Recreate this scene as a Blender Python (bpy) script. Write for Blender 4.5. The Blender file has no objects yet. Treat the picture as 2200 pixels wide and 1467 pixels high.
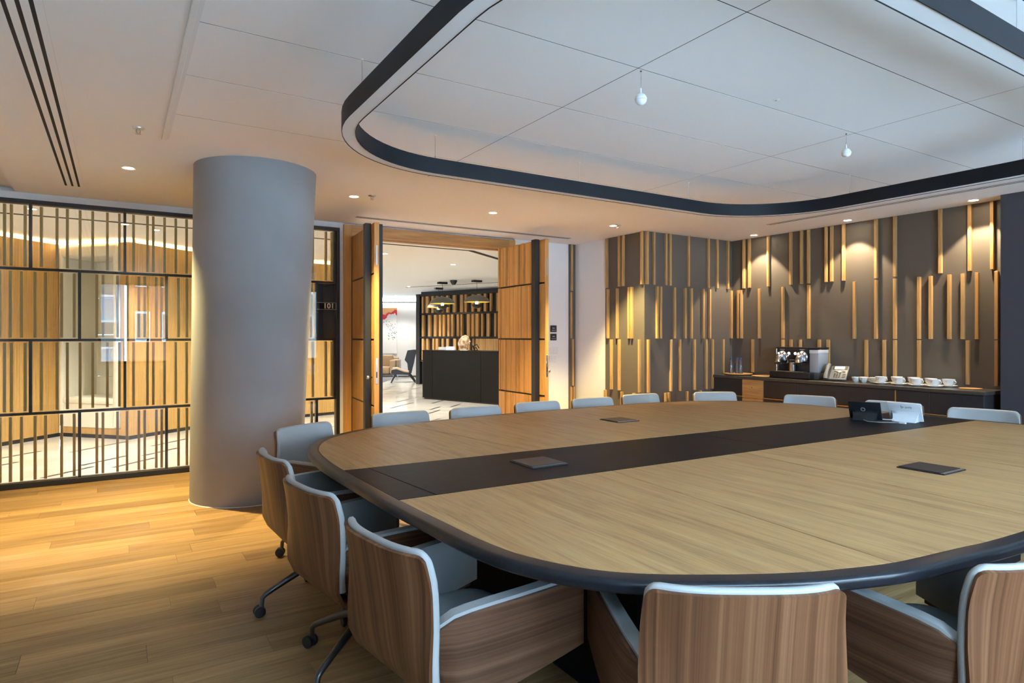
import bpy, bmesh, math, random
from mathutils import Vector, Matrix
random.seed(7)
S = bpy.context.scene
COL = S.collection
PI = math.pi

# ------------------------------------------------------------------ camera
CAM_H = 1.38
cam_d = bpy.data.cameras.new('camera')
cam = bpy.data.objects.new('camera', cam_d); COL.objects.link(cam)
cam_d.sensor_width = 36.0
cam_d.lens = 36.0 * 1362.0 / 2200.0
cam_d.shift_y = -11.2 / 2200.0
cam_d.clip_start = 0.05
cam.location = (0, 0, CAM_H)
cam.rotation_euler = (PI / 2, 0, -math.radians(31.87))
S.camera = cam

# ------------------------------------------------------------------ world, exposure
w = bpy.data.worlds.new('sky'); S.world = w; w.use_nodes = True
bgn = w.node_tree.nodes['Background']
bgn.inputs[0].default_value = (0.50, 0.745, 1.0, 1)
bgn.inputs[1].default_value = 17.0
S.view_settings.view_transform = 'Standard'
S.view_settings.look = 'None'
S.view_settings.gamma = 1.0
S.view_settings.use_curve_mapping = False
S.view_settings.exposure = 1.4
try:
    S.cycles.use_denoising = True
    S.cycles.use_adaptive_sampling = True
    S.cycles.adaptive_threshold = 0.02
    S.cycles.max_bounces = 7
    S.cycles.diffuse_bounces = 4
    S.cycles.glossy_bounces = 3
    S.cycles.transparent_max_bounces = 16
    S.cycles.transmission_bounces = 6
    S.cycles.caustics_reflective = False
    S.cycles.caustics_refractive = False
    S.cycles.sample_clamp_indirect = 6.0
except Exception:
    pass

WARM = (1.0, 0.79, 0.33)
NEUT = (1.0, 0.93, 0.82)
SPOT_W = 275.0
WALL_SPOT_W = 52.0
LOBBY_W = 105.0

def light(name, kind, loc, energy, color, parent=None, rot=(0, 0, 0), **kw):
    d = bpy.data.lights.new(name, kind); d.energy = energy; d.color = color
    for k, v in kw.items():
        setattr(d, k, v)
    o = bpy.data.objects.new(name, d); COL.objects.link(o)
    o.location = loc; o.rotation_euler = rot
    if parent:
        put(o, parent)
    return o

# daylight windows behind the camera: portals in the openings guide the sky light
WIN = [(-0.35, 1.45), (1.65, 3.45), (3.65, 5.45), (5.65, 6.90)]
WIN_Y, WIN_Z0, WIN_Z1 = -1.3, 0.80, 2.52
for a, b in WIN:
    l = light('daylight_portal', 'AREA', ((a + b) / 2, WIN_Y - 0.12, (WIN_Z0 + WIN_Z1) / 2), 1.0, (1, 1, 1), rot=(PI / 2, 0, 0), shape='RECTANGLE', size=b - a, size_y=WIN_Z1 - WIN_Z0)
    l.data.cycles.is_portal = True

# ------------------------------------------------------------------ helpers
def wmat(o):
    m = Matrix.LocRotScale(o.location, o.rotation_euler, None)
    if o.parent:
        m = wmat(o.parent) @ o.matrix_parent_inverse @ m
    return m

def put(o, parent):
    o.parent = parent
    o.matrix_parent_inverse = wmat(parent).inverted()

def link(name, me, mat=None, parent=None):
    o = bpy.data.objects.new(name, me); COL.objects.link(o)
    if mat is not None and not me.materials:
        me.materials.append(mat)
    if parent is not None:
        put(o, parent)
    return o

def tag(o, label=None, cat=None, group=None, kind=None):
    if label: o['label'] = label
    if cat: o['category'] = cat
    if group: o['group'] = group
    if kind: o['kind'] = kind
    return o

def thing(name, loc, label, cat, group=None, rz=0, kind=None):
    o = bpy.data.objects.new(name, None); COL.objects.link(o)
    o.location = loc; o.rotation_euler = (0, 0, rz); o.empty_display_size = 0.1
    return tag(o, label, cat, group, kind)

def struct(name, loc=(0, 0, 0)):
    o = bpy.data.objects.new(name, None); COL.objects.link(o); o.location = loc
    o['kind'] = 'structure'; return o

def smooth(me, ang=40):
    for p in me.polygons: p.use_smooth = True
    try:
        me.set_sharp_from_angle(angle=math.radians(ang))
    except Exception:
        pass

def bm_mesh(bm, name, sm=None):
    bmesh.ops.recalc_face_normals(bm, faces=bm.faces)
    me = bpy.data.meshes.new(name); bm.to_mesh(me); bm.free()
    if sm: smooth(me, sm)
    return me

def bm_box(bm, x0, x1, y0, y1, z0, z1, bev=0, seg=1, M=None):
    vs = [bm.verts.new((x, y, z)) for x in (x0, x1) for y in (y0, y1) for z in (z0, z1)]
    f = [(0, 1, 3, 2), (4, 6, 7, 5), (0, 4, 5, 1), (2, 3, 7, 6), (0, 2, 6, 4), (1, 5, 7, 3)]
    fs = [bm.faces.new([vs[i] for i in q]) for q in f]
    if bev:
        es = list({e for q in fs for e in q.edges})
        r = bmesh.ops.bevel(bm, geom=es, offset=bev, segments=seg, profile=0.5, affect='EDGES')
        vs = list({v for q in r['faces'] for v in q.verts} | {v for v in vs if v.is_valid})
    if M is not None:
        bmesh.ops.transform(bm, matrix=M, verts=[v for v in vs if v.is_valid])

def box(name, x0, x1, y0, y1, z0, z1, mat, parent=None, bev=0, seg=1, M=None):
    bm = bmesh.new(); bm_box(bm, x0, x1, y0, y1, z0, z1, bev, seg, M)
    return link(name, bm_mesh(bm, name, 40 if bev and seg > 1 else None), mat, parent)

def bm_prism(bm, pts, z0, z1, M=None):
    a = [bm.verts.new((x, y, z0)) for x, y in pts]; b = [bm.verts.new((x, y, z1)) for x, y in pts]
    n = len(pts)
    bm.faces.new(a[::-1]); bm.faces.new(b)
    for i in range(n):
        j = (i + 1) % n
        bm.faces.new((a[i], a[j], b[j], b[i]))
    if M is not None:
        bmesh.ops.transform(bm, matrix=M, verts=a + b)

def prism(name, pts, z0, z1, mat, parent=None, M=None, sm=None, bev=0):
    bm = bmesh.new(); bm_prism(bm, pts, z0, z1, M)
    if bev:
        bmesh.ops.bevel(bm, geom=list(bm.edges), offset=bev, segments=2, profile=0.5, affect='EDGES')
        sm = sm or 40
    return link(name, bm_mesh(bm, name, sm), mat, parent)

def bm_lathe(bm, prof, c=(0, 0, 0), n=24, M=None):
    rows = []
    allv = []
    for r, z in prof:
        if r < 1e-6:
            v = [bm.verts.new((c[0], c[1], c[2] + z))]
        else:
            v = [bm.verts.new((c[0] + r * math.cos(2 * PI * i / n), c[1] + r * math.sin(2 * PI * i / n), c[2] + z)) for i in range(n)]
        rows.append(v); allv += v
    for A, B in zip(rows, rows[1:]):
        if len(A) == 1 and len(B) == 1: continue
        for i in range(n):
            j = (i + 1) % n
            if len(A) == 1: bm.faces.new((A[0], B[i], B[j]))
            elif len(B) == 1: bm.faces.new((A[i], B[0], A[j]))
            else: bm.faces.new((A[i], B[i], B[j], A[j]))
    if M is not None:
        bmesh.ops.transform(bm, matrix=M, verts=allv)

def lathe(name, prof, c, mat, parent=None, n=24, M=None, sm=35):
    bm = bmesh.new(); bm_lathe(bm, prof, c, n, M)
    return link(name, bm_mesh(bm, name, sm), mat, parent)

def bm_tube(bm, path, r, n=10, cap=True):
    path = [Vector(p) for p in path]
    if not isinstance(r, (list, tuple)): r = [r] * len(path)
    up = Vector((0, 0, 1)); rows = []
    for i, p in enumerate(path):
        t = (path[min(i + 1, len(path) - 1)] - path[max(i - 1, 0)]).normalized()
        a = t.cross(up)
        if a.length < 1e-3: a = t.cross(Vector((1, 0, 0)))
        a.normalize(); b = a.cross(t)
        rows.append([bm.verts.new(p + r[i] * (math.cos(2 * PI * k / n) * a + math.sin(2 * PI * k / n) * b)) for k in range(n)])
    for A, B in zip(rows, rows[1:]):
        for k in range(n):
            bm.faces.new((A[k], A[(k + 1) % n], B[(k + 1) % n], B[k]))
    if cap:
        bm.faces.new(rows[0][::-1]); bm.faces.new(rows[-1])

def tube(name, path, r, mat, parent=None, n=10):
    bm = bmesh.new(); bm_tube(bm, path, r, n)
    return link(name, bm_mesh(bm, name, 50), mat, parent)

def bm_slab(bm, grid, thick):
    """a curved sheet (grid of points) given a thickness along its normals, with closed edges"""
    R, C = len(grid), len(grid[0])
    P = [[Vector(p) for p in row] for row in grid]
    N = []
    for i in range(R):
        row = []
        for j in range(C):
            du = P[i][min(j + 1, C - 1)] - P[i][max(j - 1, 0)]
            dv = P[min(i + 1, R - 1)][j] - P[max(i - 1, 0)][j]
            row.append(du.cross(dv).normalized())
        N.append(row)
    a = [[bm.verts.new(P[i][j]) for j in range(C)] for i in range(R)]
    b = [[bm.verts.new(P[i][j] + N[i][j] * thick) for j in range(C)] for i in range(R)]
    for i in range(R - 1):
        for j in range(C - 1):
            bm.faces.new((a[i][j], a[i + 1][j], a[i + 1][j + 1], a[i][j + 1]))
            bm.faces.new((b[i][j], b[i][j + 1], b[i + 1][j + 1], b[i + 1][j]))
    per = [(0, j) for j in range(C)] + [(i, C - 1) for i in range(1, R)] + [(R - 1, j) for j in range(C - 2, -1, -1)] + [(i, 0) for i in range(R - 2, 0, -1)]
    for k in range(len(per)):
        (i, j), (m, n) = per[k], per[(k + 1) % len(per)]
        bm.faces.new((a[i][j], a[m][n], b[m][n], b[i][j]))

def slab(name, grid, thick, mat, parent=None, bev=0):
    bm = bmesh.new(); bm_slab(bm, grid, thick)
    me = bm_mesh(bm, name, 45)
    return link(name, me, mat, parent)

def text(name, s, size, M, mat, parent, ext=0.0008, bold=False):
    cu = bpy.data.curves.new(name, 'FONT'); cu.body = s; cu.size = size; cu.extrude = ext
    cu.align_x = 'CENTER'; cu.align_y = 'CENTER'; cu.resolution_u = 3
    if bold: cu.offset = size * 0.012
    tmp = bpy.data.objects.new('tmp_text', cu); COL.objects.link(tmp)
    dg = bpy.context.evaluated_depsgraph_get()
    me = bpy.data.meshes.new_from_object(tmp.evaluated_get(dg))
    bpy.data.objects.remove(tmp); bpy.data.curves.remove(cu)
    me.transform(M); me.materials.clear()
    return link(name, me, mat, parent)

def clip(poly, p, n):
    """part of a convex polygon on the side of line (p, normal n)"""
    out = []
    for i in range(len(poly)):
        a, b = poly[i], poly[(i + 1) % len(poly)]
        da = (a[0] - p[0]) * n[0] + (a[1] - p[1]) * n[1]; db = (b[0] - p[0]) * n[0] + (b[1] - p[1]) * n[1]
        if da >= 0: out.append(a)
        if (da >= 0) != (db >= 0):
            t = da / (da - db); out.append((a[0] + t * (b[0] - a[0]), a[1] + t * (b[1] - a[1])))
    return out

def spline(pts, sub=6):
    n = len(pts); out = []
    for i in range(n):
        p0, p1, p2, p3 = [Vector(pts[(i + k - 1) % n]) for k in range(4)]
        for s in range(sub):
            t = s / sub
            q = 0.5 * ((2 * p1) + (p2 - p0) * t + (2 * p0 - 5 * p1 + 4 * p2 - p3) * t * t + (3 * p1 - p0 - 3 * p2 + p3) * t ** 3)
            out.append((q.x, q.y))
    return out

def offset(poly, d):
    """move a closed counter-clockwise outline inwards by d"""
    n = len(poly); out = []
    for i in range(n):
        a, b = Vector(poly[i - 1]), Vector(poly[(i + 1) % n])
        t = (b - a).normalized()
        out.append((poly[i][0] - t.y * d, poly[i][1] + t.x * d))
    return out

def copy_tree(o, parent=None):
    c = o.copy(); COL.objects.link(c)
    if parent is not None: c.parent = parent
    for ch in list(o.children): copy_tree(ch, c)
    return c

# ------------------------------------------------------------------ materials
def new_mat(name):
    m = bpy.data.materials.new(name); m.use_nodes = True
    nt = m.node_tree; return m, nt, nt.nodes['Principled BSDF']

def plain(name, col, rough=0.5, metal=0.0, var=0.0, scale=6.0, bump=0.0, bscale=60.0, emit=None, estr=0.0, coat=0.0, spec=None):
    m, nt, b = new_mat(name)
    b.inputs['Base Color'].default_value = (*col, 1); b.inputs['Roughness'].default_value = rough
    b.inputs['Metallic'].default_value = metal
    if coat: b.inputs['Coat Weight'].default_value = coat
    if spec is not None: b.inputs['Specular IOR Level'].default_value = spec
    if emit:
        b.inputs['Emission Color'].default_value = (*emit, 1); b.inputs['Emission Strength'].default_value = estr
    if var or bump:
        tc = nt.nodes.new('ShaderNodeTexCoord')
    if var:
        no = nt.nodes.new('ShaderNodeTexNoise'); no.inputs['Scale'].default_value = scale; no.inputs['Detail'].default_value = 5
        nt.links.new(tc.outputs['Object'], no.inputs['Vector'])
        mx = nt.nodes.new('ShaderNodeMix'); mx.data_type = 'RGBA'
        mx.inputs[6].default_value = (*[c * (1 - var) for c in col], 1); mx.inputs[7].default_value = (*[min(1, c * (1 + var)) for c in col], 1)
        nt.links.new(no.outputs['Fac'], mx.inputs[0]); nt.links.new(mx.outputs[2], b.inputs['Base Color'])
    if bump:
        n2 = nt.nodes.new('ShaderNodeTexNoise'); n2.inputs['Scale'].default_value = bscale; n2.inputs['Detail'].default_value = 4
        nt.links.new(tc.outputs['Object'], n2.inputs['Vector'])
        bp = nt.nodes.new('ShaderNodeBump'); bp.inputs['Strength'].default_value = bump; bp.inputs['Distance'].default_value = 0.004
        nt.links.new(n2.outputs['Fac'], bp.inputs['Height']); nt.links.new(bp.outputs['Normal'], b.inputs['Normal'])
    return m

def wood(name, dark, mid, lite, axis='X', rough=0.45, fine=1.0, rnd=0.15, bump=0.15, contrast=1.0, coat=0.0, along=1.0, spec=0.5, flat=None):
    """oak / walnut: long stretched grain plus fine pores; each object gets its own offset and tone"""
    m, nt, b = new_mat(name)
    L = nt.links.new; N = nt.nodes.new
    tc = N('ShaderNodeTexCoord'); oi = N('ShaderNodeObjectInfo')
    mu = N('ShaderNodeMath'); mu.operation = 'MULTIPLY'; mu.inputs[1].default_value = 37.0
    L(oi.outputs['Random'], mu.inputs[0])
    ad = N('ShaderNodeVectorMath'); ad.operation = 'ADD'
    L(tc.outputs['Object'], ad.inputs[0]); L(mu.outputs[0], ad.inputs[1])
    k = {'X': 0, 'Y': 1, 'Z': 2}[axis]
    def noise(cross, along, detail, dist):
        mp = N('ShaderNodeMapping')
        sc = [cross] * 3; sc[k] = along
        if flat: sc['XYZ'.index(flat)] = 0.0
        mp.inputs['Scale'].default_value = sc
        L(ad.outputs[0], mp.inputs['Vector'])
        n = N('ShaderNodeTexNoise'); n.inputs['Scale'].default_value = 1.0; n.inputs['Detail'].default_value = detail; n.inputs['Distortion'].default_value = dist
        n.inputs['Roughness'].default_value = 0.6
        L(mp.outputs[0], n.inputs['Vector']); return n
    n1 = noise(14 * fine, 0.9 * fine * along, 5, 1.2 if along > 0.5 else 0.0); n2 = noise(95 * fine, 3.5 * fine * along, 4, 0.3 if along > 0.5 else 0.0)
    mix = N('ShaderNodeMath'); mix.operation = 'MULTIPLY_ADD'; mix.inputs[1].default_value = 0.45
    L(n2.outputs['Fac'], mix.inputs[0])
    m2 = N('ShaderNodeMath'); m2.operation = 'MULTIPLY'; m2.inputs[1].default_value = 0.55
    L(n1.outputs['Fac'], m2.inputs[0]); L(m2.outputs[0], mix.inputs[2])
    cr = N('ShaderNodeValToRGB'); e = cr.color_ramp.elements
    e[0].position = 0.5 - 0.14 / contrast; e[0].color = (*dark, 1)
    e[1].position = 0.5 + 0.14 / contrast; e[1].color = (*lite, 1)
    x = e.new(0.5); x.color = (*mid, 1)
    L(mix.outputs[0], cr.inputs[0])
    hs = N('ShaderNodeHueSaturation')
    mr = N('ShaderNodeMapRange'); mr.inputs[3].default_value = 1 - rnd; mr.inputs[4].default_value = 1 + rnd
    L(oi.outputs['Random'], mr.inputs[0]); L(mr.outputs[0], hs.inputs['Value'])
    L(cr.outputs[0], hs.inputs['Color']); L(hs.outputs[0], b.inputs['Base Color'])
    b.inputs['Roughness'].default_value = rough
    b.inputs['Specular IOR Level'].default_value = spec
    bp = N('ShaderNodeBump'); bp.inputs['Strength'].default_value = bump; bp.inputs['Distance'].default_value = 0.002
    L(n2.outputs['Fac'], bp.inputs['Height']); L(bp.outputs['Normal'], b.inputs['Normal'])
    return m

def glass(name, tint=(0.97, 0.985, 0.98), ior=1.5, boost=1.0):
    m = bpy.data.materials.new(name); m.use_nodes = True; nt = m.node_tree
    for n in list(nt.nodes): nt.nodes.remove(n)
    o = nt.nodes.new('ShaderNodeOutputMaterial'); t = nt.nodes.new('ShaderNodeBsdfTransparent'); g = nt.nodes.new('ShaderNodeBsdfGlossy')
    fr = nt.nodes.new('ShaderNodeFresnel'); fr.inputs[0].default_value = ior; mx = nt.nodes.new('ShaderNodeMixShader')
    t.inputs[0].default_value = (*tint, 1); g.inputs['Roughness'].default_value = 0.0
    mu = nt.nodes.new('ShaderNodeMath'); mu.operation = 'MULTIPLY'; mu.inputs[1].default_value = boost; mu.use_clamp = True
    nt.links.new(fr.outputs[0], mu.inputs[0]); nt.links.new(mu.outputs[0], mx.inputs[0])
    nt.links.new(t.outputs[0], mx.inputs[1]); nt.links.new(g.outputs[0], mx.inputs[2]); nt.links.new(mx.outputs[0], o.inputs[0])
    return m

M_PLANK = wood('floor_oak', (0.15, 0.080, 0.030), (0.29, 0.170, 0.070), (0.41, 0.262, 0.120), 'X', 0.40, 0.8, 0.24, 0.12, 0.75)
M_TABLE = wood('table_oak', (0.23, 0.114, 0.041), (0.43, 0.241, 0.096), (0.53, 0.318, 0.134), 'Y', 0.42, 1.3, 0.05, 0.10, 0.72)
M_DARKTOP = wood('table_dark_oak', (0.004, 0.004, 0.006), (0.008, 0.008, 0.011), (0.016, 0.015, 0.018), 'X', 0.42, 1.2, 0.05, 0.15, 0.8, spec=0.06)
M_RIM = wood('table_rim_black', (0.004, 0.004, 0.006), (0.009, 0.009, 0.012), (0.016, 0.016, 0.020), 'X', 0.30, 1.2, 0.05, 0.0, 0.8, spec=0.40)
M_OAKV = wood('oak_vertical', (0.30, 0.155, 0.05), (0.46, 0.265, 0.098), (0.58, 0.37, 0.155), 'Z', 0.5, 1.2, 0.10, 0.1, 0.8)
M_DOOR = wood('door_oak', (0.40, 0.185, 0.046), (0.56, 0.295, 0.088), (0.66, 0.38, 0.135), 'Z', 0.48, 0.9, 0.07, 0.08, 0.7)
M_OAKX = wood('oak_lintel', (0.33, 0.155, 0.042), (0.48, 0.255, 0.082), (0.60, 0.35, 0.13), 'X', 0.48, 0.9, 0.03, 0.08, 0.7)
M_OAKH = wood('oak_horizontal', (0.30, 0.15, 0.05), (0.46, 0.26, 0.095), (0.58, 0.36, 0.15), 'Y', 0.45, 1.2, 0.06, 0.1, 0.8)
M_WALNUT = wood('walnut', (0.058, 0.0205, 0.0085), (0.152, 0.060, 0.0245), (0.250, 0.114, 0.052), 'Z', 0.45, 1.0, 0.05, 0.03, 1.0, along=0.10, spec=0.35, flat='Y')
M_WALNUTH = wood('walnut_arm', (0.046, 0.018, 0.009), (0.105, 0.046, 0.023), (0.165, 0.082, 0.045), 'Y', 0.45, 1.2, 0.05, 0.03, 1.1, along=0.15, spec=0.35, flat='X')
M_SLATSHADE = plain('slat_gap_shade', (0.10, 0.042, 0.028), 0.4)  # dark brown that stands for shade between the door slats
M_PAD = plain('grey_leather', (0.39, 0.388, 0.375), 0.48, var=0.04, scale=9, bump=0.12, bscale=400)
M_SEAT = plain('grey_leather_seat', (0.34, 0.36, 0.37), 0.5, var=0.05, scale=9, bump=0.12, bscale=400)
M_METAL = plain('gunmetal', (0.10, 0.098, 0.095), 0.35, 0.85)
M_RUBBER = plain('black_plastic', (0.012, 0.013, 0.016), 0.4)
M_BLACK = plain('black_metal', (0.010, 0.011, 0.014), 0.42)
M_BLACKF = plain('black_bar', (0.012, 0.014, 0.020), 0.5, var=0.1)
M_GOLD = plain('bronze_fin', (0.46, 0.32, 0.11), 0.42, 0.25, var=0.06, scale=3)
M_BRASS = plain('brass_strip', (0.55, 0.33, 0.12), 0.35, 0.7)
M_CEIL = plain('ceiling_paint', (0.87, 0.87, 0.87), 0.85, var=0.01, scale=1)
M_PANEL = plain('ceiling_panel_paint', (0.87, 0.87, 0.88), 0.8, var=0.01, scale=1)
M_WHITE = plain('white_paint', (0.80, 0.80, 0.80), 0.7, var=0.015, scale=2)
M_TAUPE = plain('taupe_panel', (0.112, 0.096, 0.080), 0.55, var=0.05, scale=2.0, bump=0.02, bscale=30)
M_SCREENW = plain('charcoal_wall', (0.055, 0.055, 0.070), 0.6, var=0.03)
M_COLUMN = plain('column_plaster', (0.27, 0.275, 0.285), 0.75, var=0.16, scale=2.4, bump=0.15, bscale=11)
M_CABINET = plain('cabinet_anthracite', (0.022, 0.022, 0.026), 0.5, var=0.06)
M_COUNTER = plain('counter_stone', (0.060, 0.055, 0.048), 0.28, var=0.25, scale=25)
M_GLASS = glass('clear_glass')
M_WGLASS = glass('window_glass', (0.96, 0.98, 0.99))
def frosty(name, col, fac):
    m = glass(name, (0.99, 0.995, 1.0), 1.5, 2.0); nt = m.node_tree
    out = [n for n in nt.nodes if n.type == 'OUTPUT_MATERIAL'][0]; src = out.inputs[0].links[0].from_socket
    d = nt.nodes.new('ShaderNodeBsdfTranslucent'); d.inputs[0].default_value = (*col, 1); d2 = nt.nodes.new('ShaderNodeBsdfDiffuse'); d2.inputs[0].default_value = (*col, 1)
    a = nt.nodes.new('ShaderNodeMixShader'); nt.links.new(d.outputs[0], a.inputs[1]); nt.links.new(d2.outputs[0], a.inputs[2])
    mx = nt.nodes.new('ShaderNodeMixShader'); mx.inputs[0].default_value = fac
    nt.links.new(src, mx.inputs[1]); nt.links.new(a.outputs[0], mx.inputs[2]); nt.links.new(mx.outputs[0], out.inputs[0])
    return m
M_BOTTLE = frosty('bottle_glass', (0.75, 0.82, 0.92), 0.09)
M_WATER = glass('water', (0.92, 0.95, 0.99), 1.33, 1.0)
M_DIFF = plain('light_diffuser', (0.78, 0.78, 0.80), 0.6)
M_CHROME = plain('chrome', (0.62, 0.63, 0.64), 0.22, 1.0)
M_STEEL = plain('brushed_steel', (0.55, 0.55, 0.56), 0.3, 1.0)
M_SLOT = plain('slot_dark', (0.012, 0.012, 0.012), 0.8)
M_LED = plain('lamp_lens', (1, 0.9, 0.75), 0.4, emit=(1.0, 0.80, 0.52), estr=40.0)
M_LEDN = plain('lobby_lamp_lens', (1, 0.95, 0.85), 0.4, emit=(1.0, 0.90, 0.76), estr=14.0)
M_COVE = plain('cove_led', (1, 0.9, 0.7), 0.4, emit=(1.0, 0.66, 0.26), estr=4.5)
M_COVEW = plain('cove_led_white', (1, 1, 0.95), 0.4, emit=(1.0, 0.95, 0.88), estr=5.0)
M_CHINA = plain('white_china', (0.82, 0.82, 0.80), 0.18, coat=0.4)
M_PRINT = plain('dark_print', (0.06, 0.06, 0.06), 0.5)
M_PRINTW = plain('white_print', (0.75, 0.75, 0.75), 0.5)
M_WHITEPL = plain('white_plastic', (0.74, 0.75, 0.76), 0.35)
M_GREYPL = plain('grey_plastic', (0.25, 0.255, 0.24), 0.45)
M_DGREYPL = plain('dark_grey_plastic', (0.07, 0.07, 0.07), 0.45)
M_BLUECAP = plain('blue_cap', (0.02, 0.06, 0.22), 0.4)
M_CREAM = plain('cream_leather', (0.74, 0.72, 0.60), 0.55, var=0.02)
M_TAN = plain('tan_leather', (0.42, 0.29, 0.17), 0.55, var=0.06, scale=5)
M_SHEEP = plain('beige_cushion', (0.55, 0.42, 0.30), 0.7)
M_LCHAIR = plain('black_shell', (0.012, 0.016, 0.024), 0.35)
M_DESK = plain('desk_dark', (0.008, 0.007, 0.0065), 0.5, var=0.06, spec=0.15)
M_LFLOORD = plain('floor_inlay', (0.03, 0.03, 0.03), 0.4)
M_DISPLAY = plain('display_white', (0.8, 0.85, 0.9), 0.4, emit=(0.8, 0.88, 1.0), estr=1.1)
M_BTN = plain('lit_button', (0.9, 0.95, 1.0), 0.3, emit=(0.85, 0.93, 1.0), estr=0.9)
M_PENDIN = plain('pendant_gold_inside', (0.75, 0.58, 0.10), 0.35, 0.3)
M_BULB = plain('bulb', (1, 0.9, 0.6), 0.4, emit=(1.0, 0.82, 0.42), estr=2.0)

# marble floor of the lobby: pale cream with faint veins
def mk_marble():
    m, nt, b = new_mat('lobby_marble'); L = nt.links.new; N = nt.nodes.new
    tc = N('ShaderNodeTexCoord'); n = N('ShaderNodeTexNoise'); n.inputs['Scale'].default_value = 0.9; n.inputs['Detail'].default_value = 8; n.inputs['Distortion'].default_value = 1.5
    L(tc.outputs['Object'], n.inputs['Vector'])
    cr = N('ShaderNodeValToRGB'); e = cr.color_ramp.elements
    e[0].position = 0.35; e[0].color = (0.62, 0.58, 0.50, 1); e[1].position = 0.62; e[1].color = (0.74, 0.72, 0.66, 1)
    L(n.outputs['Fac'], cr.inputs[0]); L(cr.outputs[0], b.inputs['Base Color']); b.inputs['Roughness'].default_value = 0.12
    return m
M_MARBLE = mk_marble()

# fluted oak of the lobby wall: fine vertical ribs
def mk_fluted():
    m = wood('fluted_oak', (0.40, 0.22, 0.06), (0.52, 0.31, 0.092), (0.60, 0.37, 0.125), 'Z', 0.5, 0.8, 0.04, 0.05, 0.6)
    nt = m.node_tree; L = nt.links.new; N = nt.nodes.new; b = nt.nodes['Principled BSDF']
    tc = N('ShaderNodeTexCoord'); wv = N('ShaderNodeTexWave'); wv.wave_type = 'BANDS'; wv.bands_direction = 'X'
    wv.inputs['Scale'].default_value = 8.5; wv.inputs['Distortion'].default_value = 0
    L(tc.outputs['UV'], wv.inputs['Vector'])
    bp = N('ShaderNodeBump'); bp.inputs['Strength'].default_value = 0.35; bp.inputs['Distance'].default_value = 0.006
    L(wv.outputs['Fac'], bp.inputs['Height']); L(bp.outputs['Normal'], b.inputs['Normal'])
    return m
M_FLUTED = mk_fluted()

# ------------------------------------------------------------------ main levels and planes
CEIL = 2.69
YD = 7.25          # door wall / glazed partition
XR = 7.20          # slatted long wall
YF = 5.83          # slatted return
XS = 5.565         # side of the boxed-out pier
XL = -1.60
R1, R2, R3 = 0.672, 1.345, 2.015     # joint heights shared by partition, doors and slatted walls

# ------------------------------------------------------------------ floor with planks
floor = struct('floor')
box('subfloor', XL, 7.6, WIN_Y, YD + 0.02, -0.12, -0.010, M_SLOT, floor)
PW = 0.18
bm_rest = bmesh.new()
row = 0; y = YD - 0.02
vis = 0
while y > WIN_Y:
    y0 = max(y - PW, WIN_Y)
    x = XL - random.uniform(0, 1.2)
    while x < 7.6:
        ln = random.choice((1.2, 1.5, 1.5, 1.8))
        a, b2 = max(x, XL), min(x + ln, 7.6)
        if b2 > a:
            shown = (a < 1.7 and y > 1.4) or (a < 3.0 and y > 4.2 and y < 7.3 and a > 0.2)
            if shown and vis < 300:
                box('plank', a + 0.0007, b2 - 0.0007, y0 + 0.0007, y - 0.0007, -0.010, random.uniform(-0.0004, 0.0), M_PLANK, floor); vis += 1
            else:
                bm_box(bm_rest, a + 0.0007, b2 - 0.0007, y0 + 0.0007, y - 0.0007, -0.010, 0)
        x += ln
    y -= PW; row += 1
tag(link('planking', bm_mesh(bm_rest, 'planking'), M_PLANK, floor), kind='stuff')

# ------------------------------------------------------------------ ceiling with panels
ceiling = struct('ceiling')
CX0, CX1, CY0, CY1 = 0.275, 5.91, -0.55, 4.78        # field of large panels
box('ceiling_slab', XL, 7.6, WIN_Y, YD + 0.15, CEIL + 0.05, CEIL + 0.15, M_CEIL, ceiling)
for n, (a, b2, c, d) in dict(ceiling_left=(-0.79, CX0 - 0.03, WIN_Y, YD), ceiling_back=(CX0 - 0.03, CX1, CY1, YD), ceiling_right=(CX1, 7.6, WIN_Y, YD), ceiling_front=(CX0 - 0.03, CX1, WIN_Y, CY0)).items():
    box('plasterboard', a, b2, c, d, CEIL, CEIL + 0.05, M_CEIL, ceiling)
box('plasterboard', XL, -0.79, WIN_Y, 6.3, CEIL, CEIL + 0.05, M_CEIL, ceiling)
# panel joints measured from the room: 2.04 m bays scaled to the module 1.88 x 0.627
px = [CX0, 2.158, 4.035, CX1]; py = [CY0, -0.22, 0.42, 1.046, 1.674, 2.304, 2.928, 3.556, 4.22, CY1]
for i in range(3):
    for j in range(9):
        g = 0.0026
        box('ceiling_panel', px[i] + g, px[i + 1] - g, py[j] + g, py[j + 1] - g, CEIL - 0.001, CEIL + 0.004, M_PANEL, ceiling)
for xx in px[1:3]: box('joint_seal', xx - 0.0026, xx + 0.0026, CY0, CY1, CEIL - 0.0004, CEIL + 0.004, M_SLOT, ceiling)
for yy in py[1:-1]:
    for i in range(3): box('joint_seal', px[i] + 0.0026, px[i + 1] - 0.0026, yy - 0.0026, yy + 0.0026, CEIL - 0.0004, CEIL + 0.004, M_SLOT, ceiling)
box('panel_backing', CX0, CX1, CY0, CY1, CEIL + 0.0045, CEIL + 0.010, M_SLOT, ceiling)
# edge channel along the left side of the panel field
box('edge_channel', CX0 - 0.03, CX0 - 0.004, CY0, CY1, CEIL - 0.012, CEIL + 0.02, M_WHITE, ceiling, bev=0.002)
box('edge_lip', CX0 - 0.004, CX0 + 0.014, CY0, CY1, CEIL - 0.006, CEIL + 0.01, M_DIFF, ceiling)

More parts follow.
